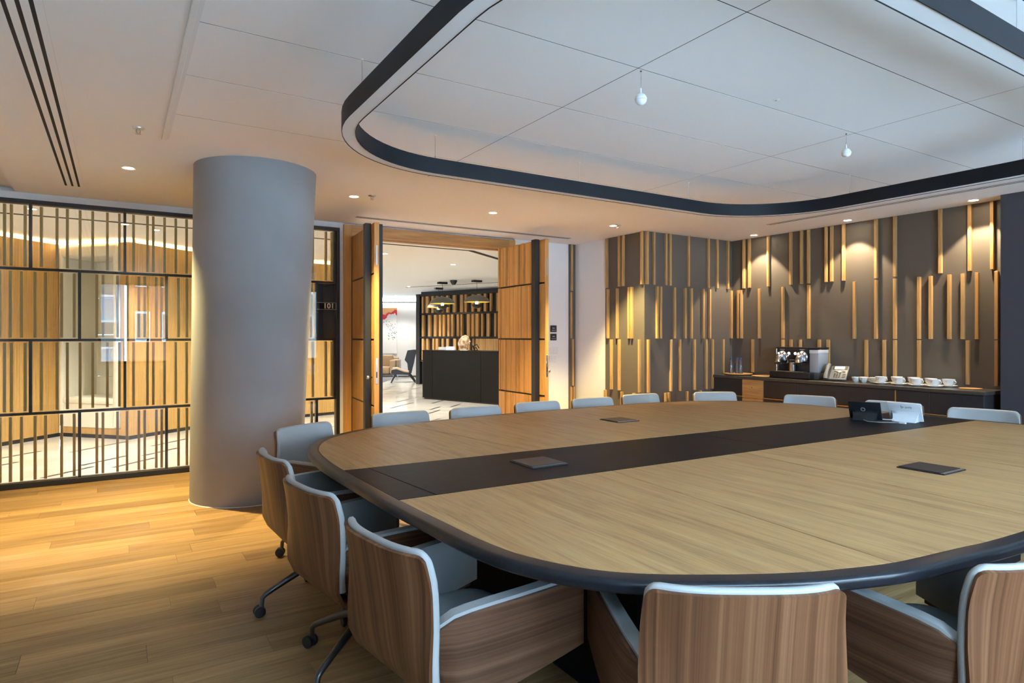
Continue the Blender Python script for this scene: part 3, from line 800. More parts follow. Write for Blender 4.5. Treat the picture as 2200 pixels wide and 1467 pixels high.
tube('cord', [(4.615, 2.57, TZ + 0.012), (4.60, 2.53, TZ + 0.005), (4.63, 2.47, TZ + 0.005), (4.68, 2.42, TZ + 0.005), (4.72, 2.37, TZ + 0.005)], 0.003, M_GREYPL, cb, 8)
box('plug', 4.71, 4.73, 2.33, 2.375, TZ + 0.001, TZ + 0.011, M_WHITEPL, cb, bev=0.002)

# ------------------------------------------------------------------ chairs
def make_chair():
    t = thing('conference_chair', (0, 0, 0), 'x', 'chair', 'conference chairs round the table')
    # local: faces +y. back sheet, walnut outside, grey leather inside
    prof = [(-0.312, 0.790), (-0.302, 0.735), (-0.290, 0.66), (-0.278, 0.58), (-0.268, 0.50), (-0.254, 0.435), (-0.226, 0.386), (-0.184, 0.357), (-0.12, 0.341), (-0.04, 0.335)]
    hw = [0.230, 0.235, 0.240, 0.244, 0.245, 0.243, 0.238, 0.230, 0.220, 0.206]
    def at(z):
        for (y0, z0), (y1, z1), w0, w1 in zip(prof, prof[1:], hw, hw[1:]):
            if z0 >= z >= z1:
                f = (z0 - z) / (z0 - z1); return y0 + (y1 - y0) * f, w0 + (w1 - w0) * f
        return prof[0][0], hw[0]
    def sheet(dy, shrink, top, rc, zend=None):
        """upright sheet with rounded upper corners; with no zend it sweeps on under the seat"""
        pts = []
        zt = 0.790 + top
        for a in (0, 25, 50, 75, 90):
            h = rc * (1 - math.cos(math.radians(a))); z = zt - h
            y, w_ = at(min(z, 0.790)); pts.append((y, z, w_ - shrink - rc * (1 - math.sin(math.radians(a)))))
        low = zend or 0.45
        z0 = zt - rc - 0.02
        for k in range(10):
            z = z0 + (low - z0) * k / 9.0
            y, w_ = at(min(z, 0.790)); pts.append((y, z, w_ - shrink))
        if not zend:
            for (y, z), w_ in list(zip(prof, hw))[5:]: pts.append((y, z, w_ - shrink))
        gr = []
        for y, z, w_ in pts:
            wrap = min(1.0, max(0.0, (z - 0.40) / 0.30))
            gr.append([(u * w_, y + dy + 0.050 * wrap * abs(u * w_ / 0.235) ** 3.2, z) for u in [-1 + k / 8.0 for k in range(17)]])
        return gr
    slab('back_shell', sheet(0, 0, 0, 0.022), -0.012, M_WALNUT, t)
    bm = bmesh.new()
    lay = [sheet(0.0005, 0.004, 0.006, 0.026, 0.43), sheet(0.006, 0.0005, 0.011, 0.030, 0.43), sheet(0.018, 0.0005, 0.011, 0.030, 0.43), sheet(0.027, 0.006, 0.005, 0.034, 0.43), sheet(0.030, 0.016, -0.006, 0.040, 0.43)]
    V = [[[bm.verts.new(p) for p in row] for row in L_] for L_ in lay]
    R_, C_ = len(lay[0]), len(lay[0][0])
    for L_ in (V[0], V[-1]):
        for a in range(R_ - 1):
            for b in range(C_ - 1): bm.faces.new((L_[a][b], L_[a + 1][b], L_[a + 1][b + 1], L_[a][b + 1]))
    per = [(0, b) for b in range(C_)] + [(a, C_ - 1) for a in range(1, R_)] + [(R_ - 1, b) for b in range(C_ - 2, -1, -1)] + [(a, 0) for a in range(R_ - 2, 0, -1)]
    for P_, Q_ in zip(V, V[1:]):
        for k in range(len(per)):
            (a, b), (c, d) = per[k], per[(k + 1) % len(per)]
            bm.faces.new((P_[a][b], P_[c][d], Q_[c][d], Q_[a][b]))
    link('back_pad', bm_mesh(bm, 'back_pad', 60), M_PAD, t)
    # seat cushion
    bm = bmesh.new(); n = 28
    def sup(a, hx, hy, e=4.5):
        c, s = math.cos(a), math.sin(a)
        return (hx * math.copysign(abs(c) ** (2 / e), c), hy * math.copysign(abs(s) ** (2 / e), s))
    rows = []
    for z, f in ((0.346, 0.88), (0.362, 0.96), (0.42, 1.0), (0.448, 0.985), (0.460, 0.94), (0.464, 0.80)):
        rows.append([bm.verts.new((sup(2 * PI * k / n, 0.222, 0.205)[0] * f, sup(2 * PI * k / n, 0.222, 0.205)[1] * f + 0.032, z)) for k in range(n)])
    for A, B in zip(rows, rows[1:]):
        for k in range(n): bm.faces.new((A[k], A[(k + 1) % n], B[(k + 1) % n], B[k]))
    bm.faces.new(rows[0][::-1]); bm.faces.new(rows[-1])
    link('seat', bm_mesh(bm, 'seat', 60), M_SEAT, t)
    # arms: one bent sheet each side, rounded at the upper rear corner
    for s in (-1, 1):
        st = [(-0.236, 0.205), (-0.215, 0.232), (-0.18, 0.250), (-0.13, 0.262), (-0.06, 0.272), (0.03, 0.281), (0.12, 0.288), (0.21, 0.293), (0.272, 0.296)]
        topz = [0.530, 0.580, 0.603, 0.612, 0.616, 0.618, 0.620, 0.622, 0.622]
        botz = [0.372, 0.362, 0.358, 0.360, 0.368, 0.380, 0.394, 0.408, 0.418]
        def arm(off, dz, ins=0, up=0):
            gr = []
            for k in range(7):
                v = k / 6
                gr.append([(s * (x + off), y + (ins if q == 0 else 0) + (1 - v) * (0.055, 0.035, 0.015, 0, 0, 0, 0, 0, 0)[q], b_ + up + (tz + dz - b_ - up) * v) for q, ((y, x), tz, b_) in enumerate(zip(st, topz, botz))])
            return gr
        bm = bmesh.new(); bm_slab(bm, arm(0, 0), 0.011 * s); sh = link('arm_shell', bm_mesh(bm, 'arm_shell', 45), M_WALNUTH, t)
        bm = bmesh.new(); bm_slab(bm, arm(0.0, 0.010, -0.008, 0.035), -0.040 * s); link('arm_pad', bm_mesh(bm, 'arm_pad', 70), M_PAD, t)
    # swivel base
    lathe('seat_plate', [(0, 0.345), (0.11, 0.345), (0.12, 0.328), (0.05, 0.308), (0, 0.308)], (0, 0, 0), M_METAL, t, 24)
    lathe('gas_column', [(0, 0.315), (0.024, 0.315), (0.024, 0.24), (0.032, 0.235), (0.038, 0.175), (0.0, 0.170)], (0, 0, 0), M_METAL, t, 20)
    for k in range(4):
        bm = bmesh.new(); bm_tube(bm, [(0, 0.02, 0.205), (0, 0.12, 0.190), (0, 0.24, 0.135), (0, 0.298, 0.106), (0, 0.315, 0.090), (0, 0.318, 0.052)], [0.018, 0.017, 0.014, 0.013, 0.012, 0.011], 10)
        lg = link('leg', bm_mesh(bm, 'leg', 60), M_METAL, t); lg.rotation_euler = (0, 0, k * PI / 2)
        bm = bmesh.new()
        for sx in (-1, 1):
            bm_lathe(bm, [(0, 0), (0.020, 0), (0.026, 0.003), (0.028, 0.010), (0.026, 0.018), (0, 0.019)], n=18, M=Matrix.Translation((sx * 0.004, 0.328, 0.028)) @ Matrix.Rotation(sx * PI / 2, 4, 'Y'))
        cs = link('caster', bm_mesh(bm, 'caster', 50), M_RUBBER, None); cs.parent = lg
        bm = bmesh.new(); bm_tube(bm, [(0, 0.318, 0.056), (0, 0.322, 0.028)], 0.006, 8)
        bm_tube(bm, [(-0.022, 0.328, 0.028), (0.022, 0.328, 0.028)], 0.004, 8)
        cs2 = link('caster_fork', bm_mesh(bm, 'caster_fork', 50), M_METAL, None); cs2.parent = lg
    return t
proto = make_chair()
CH = [  # back centre x, y, facing direction (deg), base turn (deg), label
 (1.012, 4.265, -60, 35, 'grey padded walnut chair at the left far corner of the table, before the column'),
 (0.620, 3.295, 3, 178, 'walnut-backed grey chair on the left side, farthest of three seen from behind'),
 (0.607, 2.55, 8, 205, 'walnut-backed grey chair on the left side, middle of three seen from behind'),
 (0.633, 1.795, 8, 215, 'walnut-backed grey chair on the left side, nearest of three, its side arm showing'),
 (1.235, 0.950, 58, 190, 'walnut-backed grey chair seen squarely from behind at the bottom centre'),
 (2.065, 0.660, 78, 190, 'walnut-backed grey chair cut off by the lower right corner'),
 (1.83, 4.60, -88, 20, 'grey chair on the far side, leftmost in front of the doorway'),
 (2.49, 4.61, -90, 40, 'grey chair on the far side, second from left in front of the doorway'),
 (3.14, 4.67, -90, 10, 'grey chair on the far side, before the slatted right door leaf'),
 (3.78, 4.69, -92, 30, 'grey chair on the far side, before the white wall'),
 (4.43, 4.74, -92, 15, 'grey chair on the far side, before the slatted pier'),
 (5.28, 4.52, -113, 20, 'grey chair at the far corner, left of the oak drawer of the sideboard'),
 (5.765, 3.735, -157, 35, 'grey chair before the sideboard, below the telephone and coffee machine'),
 (5.855, 2.985, -172, 10, 'grey chair before the sideboard, behind the white touch panel'),
 (5.87, 2.31, -166, 25, 'grey chair farthest right, before the charcoal wall'),
]
for i, (bx, by, ang, turn, lab) in enumerate(CH):
    c = proto if i == 0 else copy_tree(proto)
    a = math.radians(ang)
    c.location = (bx + 0.300 * math.cos(a), by + 0.300 * math.sin(a), 0)
    c.rotation_euler = (0, 0, a - PI / 2)
    c['label'] = lab
    k = 0
    for ch in c.children:
        if ch.name.startswith('leg'):
            ch.rotation_euler = (0, 0, k * PI / 2 + math.radians(turn)); k += 1

# ------------------------------------------------------------------ sideboard along the slatted wall
SF, SY0, SY1 = 6.79, 2.668, 5.795
sb = thing('sideboard', (7.0, 4.2, 0), 'long low anthracite sideboard with one oak drawer under the slatted wall', 'sideboard')
SB_TOP = 0.832
box('carcass', SF + 0.024, XR - 0.004, SY0 + 0.004, SY1, 0.10, SB_TOP, M_CABINET, sb)
box('plinth', SF + 0.06, XR - 0.004, SY0 + 0.03, SY1, 0.0, 0.10, M_BLACK, sb)
cols_ = [SY1, 5.331, 5.022, 4.55, 4.076, 3.605, 3.453, 3.13, SY0]
for i, (a, b2) in enumerate(zip(cols_, cols_[1:])):
    if i == 1:
        dr = box('oak_drawer', SF - 0.012, SF + 0.024, b2 + 0.002, a - 0.002, 0.600, 0.830, M_OAKH, sb, bev=0.0015)
        box('drawer_pull', SF - 0.016, SF - 0.012, (a + b2) / 2 - 0.010, (a + b2) / 2 + 0.010, 0.72, 0.748, M_BRASS, dr, bev=0.002)
        box('pull_hole', SF - 0.0175, SF - 0.0155, (a + b2) / 2 - 0.005, (a + b2) / 2 + 0.005, 0.728, 0.742, M_BLACK, dr)
        box('oak_drawer', SF - 0.012, SF + 0.024, b2 + 0.002, a - 0.002, 0.36, 0.596, M_OAKH, sb, bev=0.0015)
        box('door', SF, SF + 0.022, b2 + 0.002, a - 0.002, 0.11, 0.355, M_CABINET, sb, bev=0.0015)
    else:
        box('door', SF, SF + 0.022, b2 + 0.0015, a - 0.0015, 0.624, 0.826, M_CABINET, sb, bev=0.0015)
        box('door', SF, SF + 0.022, b2 + 0.0015, a - 0.0015, 0.11, 0.604, M_CABINET, sb, bev=0.0015)
        box('brass_strip', SF - 0.002, SF + 0.02, b2, a, 0.606, 0.618, M_BRASS, sb)
box('brass_upright', SF - 0.003, SF + 0.02, 3.447, 3.460, 0.622, 0.826, M_BRASS, sb)
box('brass_upright', SF - 0.003, SF + 0.02, 4.680, 4.692, 0.50, 0.606, M_BRASS, sb)
ct = tag(box('countertop', SF - 0.012, XR - 0.002, SY0 - 0.012, SY1 + 0.02, SB_TOP, 0.868, M_COUNTER, None, bev=0.003), 'long dark stone countertop lying on the anthracite sideboard', 'countertop')
CT = 0.868

# serving boards, bottles
b1 = tag(lathe('round_board', [(0, 0.012), (0.09, 0.012), (0.10, 0.018), (0.17, 0.020), (0.182, 0.028), (0.18, 0.034), (0, 0.034)], (0, 0, 0), M_OAKH, None, 40), 'round oak board on a foot holding three water bottles', 'serving board')
b1.location = (6.99, 5.56, CT - 0.012)
b2_ = tag(lathe('round_board', [(0, 0.0), (0.14, 0.0), (0.155, 0.010), (0.15, 0.016), (0, 0.016)], (0, 0, 0), M_OAKH, None, 40), 'flat round oak board beside the coffee machine, above the oak drawer', 'serving board')
b2_.location = (6.945, 5.12, CT)
b3_ = tag(lathe('round_board', [(0, 0.0), (0.085, 0.0), (0.095, 0.005), (0.092, 0.009), (0, 0.009)], (0, 0, 0), M_OAKH, None, 32), 'small flat round oak coaster at the right end of the countertop', 'coaster')
b3_.location = (7.04, 2.88, CT)
for k, (x, y, nm) in enumerate(((6.945, 5.635, 'left'), (6.99, 5.575, 'middle'), (6.98, 5.512, 'right'))):
    z = CT + 0.022
    t = thing('water_bottle', (x, y, z), 'clear glass water bottle with a blue cap on the round board, %s of the three' % nm, 'bottle', 'water bottles on the round board')
    lathe('glass_body', [(0, 0), (0.028, 0), (0.031, 0.006), (0.031, 0.095), (0.028, 0.120), (0.016, 0.155), (0.0135, 0.165), (0.0135, 0.185), (0, 0.185)], (x, y, z), M_BOTTLE, t, 20)
    lathe('water', [(0, 0.003), (0.027, 0.003), (0.0285, 0.01), (0.0285, 0.095), (0.025, 0.118), (0.018, 0.138), (0, 0.138)], (x, y, z), M_WATER, t, 20)
    lathe('cap', [(0, 0.180), (0.0145, 0.180), (0.0145, 0.205), (0.013, 0.208), (0, 0.208)], (x, y, z), M_BLUECAP, t, 16)

# coffee machine: local frame, front faces -x, runs along y
cmx, cmy = 6.99, 4.62
cm = thing('coffee_machine', (cmx, cmy, CT), 'black two-group capsule coffee machine with chrome heads on the sideboard', 'coffee machine')
def CB(n, x0, x1, y0, y1, z0, z1, m, p=None, bev=0.003, seg=2): return box(n, x0, x1, y0, y1, CT + z0, CT + z1, m, p or cm, bev=bev, seg=seg)
YL, YRr = 4.935, 4.40       # left end seen (far) and right end
CB('body', 6.96, 7.16, YRr + 0.115, YL, 0.02, 0.375, M_RUBBER)
CB('top_cover', 6.93, 7.165, YRr, YL + 0.005, 0.362, 0.380, M_RUBBER)
CB('head_panel', 6.925, 6.97, YRr + 0.12, YL, 0.20, 0.362, M_RUBBER, bev=0.008)
CB('drip_tray', 6.855, 7.16, YRr + 0.05, YL + 0.055, 0.004, 0.085, M_RUBBER, bev=0.012)
CB('drip_grid', 6.865, 6.955, YRr + 0.14, YL - 0.02, 0.085, 0.090, M_STEEL, bev=0.001, seg=1)
CB('tank', 6.95, 7.15, YRr, YRr + 0.112, 0.085, 0.350, plain('tank_plastic', (0.40, 0.43, 0.47), 0.25), bev=0.006)
CB('tank_lid', 6.945, 7.152, YRr - 0.002, YRr + 0.114, 0.310, 0.352, M_WHITEPL, bev=0.004)
CB('tank_foot', 6.94, 7.15, YRr - 0.002, YRr + 0.114, 0.004, 0.085, M_DGREYPL, bev=0.006)
CB('side_trim', 6.925, 6.935, YL - 0.002, YL + 0.006, 0.09, 0.36, M_CHROME, bev=0.001, seg=1)
for yc in (4.855, 4.590):
    Mh = Matrix.Translation((6.925, yc, CT + 0.265)) @ Matrix.Rotation(-PI / 2, 4, 'Y')
    hd = lathe('head_disc', [(0, 0), (0.070, 0), (0.072, 0.006), (0.064, 0.014), (0, 0.016)], (0, 0, 0), M_CHROME, cm, 32, M=Mh)
    bm = bmesh.new(); rows = []
    for xx, zt, zb, hw_ in ((0.0, 0.035, -0.05, 0.042), (-0.035, 0.028, -0.062, 0.040), (-0.075, 0.008, -0.070, 0.034), (-0.100, -0.028, -0.068, 0.026)):
        rows.append([bm.verts.new((6.915 + xx, yc + q * hw_ * f, CT + 0.265 + (zt if u else zb))) for q, u, f in ((-1, 0, 1), (1, 0, 1), (1, 1, 0.62), (-1, 1, 0.62))])
    for A, B in zip(rows, rows[1:]):
        for k in range(4): bm.faces.new((A[k], A[(k + 1) % 4], B[(k + 1) % 4], B[k]))
    bm.faces.new(rows[0][::-1]); bm.faces.new(rows[-1])
    bmesh.ops.bevel(bm, geom=list(bm.edges), offset=0.008, segments=2, affect='EDGES', profile=0.5)
    sn = link('snout', bm_mesh(bm, 'snout', 50), M_CHROME, hd)
    box('snout_slot', 6.838, 6.846, yc - 0.020, yc + 0.020, CT + 0.243, CT + 0.251, M_BLACK, hd)
    box('spout_block', 6.83, 6.925, yc - 0.055, yc + 0.055, CT + 0.176, CT + 0.192, M_BLACK, hd, bev=0.003)
    lathe('spout', [(0, 0), (0.010, 0), (0.013, 0.03), (0, 0.03)], (6.86, yc, CT + 0.165), M_BLACK, hd, 14)
    for q, (dy, dz) in enumerate(((-0.040, 0.040), (0.0, 0.054), (0.040, 0.040))):
        lathe('lit_button', [(0, 0), (0.011, 0), (0.011, 0.003), (0, 0.003)], (0, 0, 0), M_BTN, hd, 14, M=Matrix.Translation((6.910, yc + dy, CT + 0.265 + dz)) @ Matrix.Rotation(-PI / 2, 4, 'Y'))
for yc in (4.765, 4.680):
    lathe('round_button', [(0, 0), (0.017, 0), (0.017, 0.003), (0, 0.003)], (0, 0, 0), M_BTN, cm, 18, M=Matrix.Translation((6.925, yc, CT + 0.305)) @ Matrix.Rotation(-PI / 2, 4, 'Y'))
text('maker_name', 'NESPRESSO', 0.013, Matrix.Translation((6.9245, 4.59, CT + 0.351)) @ Matrix.Rotation(-PI / 2, 4, 'Z') @ Matrix.Rotation(PI / 2, 4, 'X'), M_PRINTW, cm, 0.0004)
text('maker_name', 'NESPRESSO', 0.013, Matrix.Translation((6.9245, 4.855, CT + 0.351)) @ Matrix.Rotation(-PI / 2, 4, 'Z') @ Matrix.Rotation(PI / 2, 4, 'X'), M_PRINTW, cm, 0.0004)
tube('steam_arm', [(6.925, 4.735, CT + 0.285), (6.89, 4.74, CT + 0.290), (6.87, 4.745, CT + 0.27), (6.87, 4.745, CT + 0.19)], 0.009, M_CHROME, cm, 10)
mp = thing('milk_flask', (6.905, 4.705, CT + 0.09), 'brushed steel milk flask with a black lid on the coffee machine tray', 'flask')
lathe('steel_body', [(0, 0), (0.034, 0), (0.036, 0.004), (0.036, 0.108), (0, 0.108)], (6.905, 4.705, CT + 0.0905), M_STEEL, mp, 28)
lathe('lid', [(0.036, 0.108), (0.037, 0.112), (0.036, 0.135), (0.028, 0.142), (0, 0.142)], (6.905, 4.705, CT + 0.0905), M_BLACK, mp, 28)

# desk telephone
ph = thing('telephone', (6.98, 4.205, CT), 'grey office desk telephone with handset between the coffee machine and the cups', 'telephone')
Mp = Matrix.Translation((7.02, 4.225, CT + 0.004)) @ Matrix.Rotation(math.radians(-90 + 14), 4, 'Z')
# local: front edge towards -y, keypad slopes up to +y
slope = Mp @ Matrix.Translation((0, -0.08, 0.012)) @ Matrix.Rotation(math.radians(47), 4, 'X')
box('console', -0.055, 0.125, 0, 0.20, -0.012, 0.012, M_GREYPL, ph, bev=0.005, seg=2, M=slope)
box('stand', 0.0, 0.07, -0.02, 0.10, 0.0, 0.10, M_BLACK, ph, bev=0.01, M=Mp @ Matrix.Translation((0, 0.01, 0)) @ Matrix.Rotation(math.radians(12), 4, 'X'))
ds = box('display_bezel', -0.045, 0.118, 0.142, 0.192, 0.012, 0.014, M_DGREYPL, ph, M=slope)
box('display', -0.02, 0.085, 0.150, 0.186, 0.014, 0.0150, M_DISPLAY, ds, M=slope)
for r in range(4):
    for c_ in range(3):
        box('key', -0.012 + c_ * 0.026, 0.006 + c_ * 0.026, 0.022 + r * 0.018, 0.034 + r * 0.018, 0.012, 0.0155, M_DGREYPL, ph, bev=0.001, M=slope)
for r in range(3):
    box('key', 0.078, 0.112, 0.022 + r * 0.024, 0.036 + r * 0.024, 0.012, 0.015, M_DGREYPL, ph, bev=0.001, M=slope)
for sx in (0.0, 0.085): box('key', sx - 0.016, sx + 0.016, 0.105, 0.118, 0.012, 0.015, M_DGREYPL, ph, bev=0.002, M=slope)
lathe('navigation_ring', [(0.006, 0.012), (0.014, 0.012), (0.014, 0.016), (0.006, 0.016)], (0.042, 0.112, 0), M_WHITEPL, ph, 18, M=slope)
bm = bmesh.new()
for k, (yy, zz) in enumerate(((-0.004, 0.012), (0.02, 0.030), (0.10, 0.040), (0.18, 0.032), (0.205, 0.012))): pass
hs = tube('handset', [slope @ Vector(v) for v in ((-0.088, 0.0, 0.018), (-0.088, 0.03, 0.034), (-0.088, 0.10, 0.040), (-0.088, 0.175, 0.036), (-0.088, 0.205, 0.022))], [0.022, 0.024, 0.020, 0.024, 0.022], M_GREYPL, ph, 12)
box('cradle', -0.115, -0.056, 0.0, 0.195, -0.012, 0.010, M_DGREYPL, ph, bev=0.004, M=slope)
tube('coiled_cord', [(7.10, 4.30, CT + 0.09), (7.09, 4.34, CT + 0.10), (7.085, 4.37, CT + 0.08)], 0.004, M_GREYPL, ph, 6)

# cups and saucers
def cup_obj(x, y, label, big, rot, group):
    z0 = CT
    t = thing('cup', (x, y, z0), label, 'cup', group)
    K = 1.16
    if big:
        prof = [(0, 0.006), (0.026, 0.006), (0.030, 0.010), (0.044, 0.030), (0.050, 0.062), (0.0475, 0.062), (0.041, 0.032), (0.026, 0.014), (0, 0.013)]
    else:
        prof = [(0, 0.0), (0.020, 0.0), (0.024, 0.004), (0.034, 0.030), (0.037, 0.050), (0.035, 0.050), (0.031, 0.030), (0.02, 0.008), (0, 0.007)]
    dz = 0.008 if big else 0.0
    prof = [(r_ * K, z_ * K) for r_, z_ in prof]
    lathe('bowl', prof, (x, y, z0 + dz), M_CHINA, t, 24)
    R_, zz = (0.047, 0.038) if big else (0.034, 0.030)
    hp = []
    for k in range(9):
        a = -PI / 2 + PI * k / 8
        hp.append((R_ - 0.004 + 0.024 * math.cos(a), 0, zz + 0.016 * math.sin(a)))
    Mr = Matrix.Translation((x, y, z0 + dz)) @ Matrix.Rotation(rot, 4, 'Z') @ Matrix.Scale(K, 4)
    tube('handle', [Mr @ Vector(p) for p in hp], 0.0042, M_CHINA, t, 8)
    text('logo', 'N', 0.012, Matrix.Translation((x - K * (0.0475 if big else 0.0345), y, z0 + dz + K * (0.042 if big else 0.034))) @ Matrix.Rotation(-PI / 2, 4, 'Z') @ Matrix.Rotation(PI / 2 - 0.15, 4, 'X'), M_PRINT, t, 0.0006)
def saucer_obj(x, y, label):
    tag(lathe('saucer', [(0, 0), (0.038, 0), (0.042, 0.003), (0.068, 0.012), (0.078, 0.017), (0.077, 0.019), (0.066, 0.015), (0.04, 0.008), (0, 0.008)], (x, y, CT), M_CHINA, None, 32), label, 'saucer', 'saucers on the sideboard')
sm_cups = [(7.00, 3.985, 'nearest the telephone'), (7.00, 3.895, 'second from the telephone'), (7.00, 3.80, 'third from the telephone'), (7.09, 3.95, 'behind the first two small cups'), (7.09, 3.84, 'behind the third small cup')]
for x, y, nm in sm_cups:
    cup_obj(x, y, 'small white espresso cup without saucer, ' + nm, False, math.radians(-60), 'espresso cups on the sideboard')
big = [(6.955, 3.685, 'first from the left of the front row'), (6.955, 3.505, 'second from the left of the front row'), (6.955, 3.33, 'third from the left of the front row'), (6.955, 3.165, 'last of the front row on the right'),
       (7.105, 3.60, 'first from the left of the back row'), (7.105, 3.43, 'second from the left of the back row'), (7.105, 3.265, 'third from the left of the back row'), (7.105, 3.10, 'rightmost of the back row')]
for x, y, nm in big:
    cup_obj(x, y, 'white cappuccino cup on a saucer, ' + nm, True, math.radians(-105), 'cappuccino cups on the sideboard')
    saucer_obj(x, y, 'white saucer under the cappuccino cup, ' + nm)

# wall controls on the white wall right of the doors
def panelw(x0, x1, z0, z1, name, label, cat, m, group=None):
    t = thing(name, ((x0 + x1) / 2, YD, (z0 + z1) / 2), label, cat, group)
    box('plate', x0, x1, YD - 0.012, YD - 0.0005, z0, z1, m, t, bev=0.003)
    return t
for z, nm, s in ((1.486, 'upper', '26.5'), (1.369, 'lower', '24.5')):
    t = panelw(5.135, 5.240, z - 0.046, z + 0.046, 'thermostat', 'black square thermostat on the white wall, %s of the two' % nm, 'thermostat', M_BLACK)
    box('screen', 5.148, 5.227, YD - 0.0135, YD - 0.012, z - 0.034, z + 0.034, M_BLACKF, t)
    text('reading', s, 0.026, Matrix.Translation((5.187, YD - 0.0138, z + 0.008)) @ Matrix.Rotation(PI / 2, 4, 'X'), M_PRINTW, t, 0.0004)
    for dx in (-0.025, 0, 0.025): box('icon', 5.187 + dx - 0.006, 5.187 + dx + 0.006, YD - 0.0142, YD - 0.0134, z - 0.028, z - 0.020, M_PRINTW, t)
t = panelw(5.085, 5.265, 1.135, 1.225, 'light_switch', 'wide white light switch plate below the thermostats', 'switch', M_WHITEPL)
box('rocker', 5.115, 5.175, YD - 0.016, YD - 0.012, 1.150, 1.208, M_WHITEPL, t, bev=0.002); box('rocker', 5.178, 5.238, YD - 0.016, YD - 0.012, 1.150, 1.208, M_WHITEPL, t, bev=0.002)
t = panelw(5.115, 5.235, 1.015, 1.108, 'light_switch', 'smaller white light switch plate, lowest on the white wall', 'switch', M_WHITEPL)
box('rocker', 5.147, 5.203, YD - 0.016, YD - 0.012, 1.034, 1.090, M_WHITEPL, t, bev=0.002)

# ------------------------------------------------------------------ the lobby beyond
LF = struct('floor_lobby')
box('marble', -4.5, 12.5, YD + 0.06, 24.5, -0.12, 0.0, M_MARBLE, LF)
lc = struct('ceiling_lobby')
box('plasterboard', -4.5, 12.5, YD + 0.10, 24.5, CEIL, CEIL + 0.1, M_CEIL, lc)
# inlaid dark dashes, all running one way (45 degrees)
dash = [((-0.63, 7.66), 0.56), ((-0.48, 9.18), 0.8), ((-0.33, 8.18), 0.58), ((-0.04, 7.88), 0.55), ((0.24, 8.47), 0.55), ((-1.23, 9.05), 0.60), ((0.36, 9.16), 0.58), ((-1.37, 8.36), 0.6),
        ((4.21, 9.32), 0.53), ((4.72, 10.41), 0.56), ((4.98, 10.93), 0.52), ((4.42, 11.54), 1.09), ((5.51, 11.13), 0.53), ((5.51, 11.96), 0.59), ((4.95, 12.56), 1.1), ((1.85, 8.0), 0.55), ((2.0, 8.5), 0.55), ((1.7, 8.9), 0.6), ((2.4, 9.3), 0.55), ((1.2, 9.4), 0.55)]
rd = random.Random(5)
for k in range(70):
    p = (rd.uniform(3.0, 8.0), rd.uniform(8.2, 19.0))
    if all((p[0] - q[0][0]) ** 2 + (p[1] - q[0][1]) ** 2 > 0.30 for q in dash): dash.append((p, rd.choice((0.5, 0.55, 0.6, 1.0))))
for (x, y), ln in dash:
    Mx = Matrix.Translation((x, y, 0)) @ Matrix.Rotation(math.radians(43.5), 4, 'Z')
    box('inlay', 0, ln, -0.024, 0.024, -0.002, 0.0012, M_LFLOORD, LF, M=Mx)
# dark ceiling channels
box('ceiling_channel', -4.0, 4.62, 8.54, 8.60, CEIL - 0.004, CEIL - 0.0005, M_SLOT, lc)
box('ceiling_channel', 0, 3.2, -0.045, 0.045, CEIL - 0.004, CEIL - 0.0005, M_SLOT, lc, M=Matrix.Translation((4.60, 8.58, 0)) @ Matrix.Rotation(math.radians(37), 4, 'Z'))
box('ceiling_channel', 0, 4.5, -0.03, 0.03, CEIL - 0.004, CEIL - 0.0005, M_SLOT, lc, M=Matrix.Translation((6.55, 15.9, 0)) @ Matrix.Rotation(math.radians(-64), 4, 'Z'))

# fluted oak wall that folds in and out, with a warm cove line at its head
WP = [(-3.8, 7.6), (-1.25, 10.13), (-0.68, 10.73), (0.13, 9.88), (1.35, 10.80), (3.2, 11.15), (4.0, 11.3)]
wlb = struct('wall_lobby_left')
def wallseg(name, a, b, z0, z1, th, mat, parent, uv=False, back=1):
    a, b = Vector(a), Vector(b); d = (b - a); L_ = d.length; d.normalize(); nn = Vector((-d.y, d.x)) * back
    P = [a, b, b + nn * th, a + nn * th]
    o = prism(name, [(p.x, p.y) for p in (P if back > 0 else P[::-1])], z0, z1, mat, parent)
    if uv:
        me = o.data; ul = me.uv_layers.new(name='UVMap')
        for l in me.loops:
            v = me.vertices[l.vertex_index].co; ul.data[l.index].uv = ((Vector((v.x, v.y)) - a).dot(d), v.z)
    return o
for k, (a, b) in enumerate(zip(WP, WP[1:])):
    if k == 2: continue
    wallseg('fluted_panel', a, b, 0.05, CEIL - 0.05, 0.10, M_FLUTED, wlb, True)
    wallseg('skirting', a, b, 0.0, 0.05, 0.09, M_BLACK, wlb)
    da = Vector((b[0] - a[0], b[1] - a[1])).normalized(); nb = Vector((-da.y, da.x))
    wallseg('cove_strip', (a[0] + nb.x * 0.02, a[1] + nb.y * 0.02), (b[0] + nb.x * 0.02, b[1] + nb.y * 0.02), CEIL - 0.048, CEIL - 0.036, 0.05, M_COVE, wlb)
    wallseg('cove_back', (a[0] + nb.x * 0.09, a[1] + nb.y * 0.09), (b[0] + nb.x * 0.09, b[1] + nb.y * 0.09), CEIL - 0.05, CEIL, 0.02, M_WHITE, wlb)
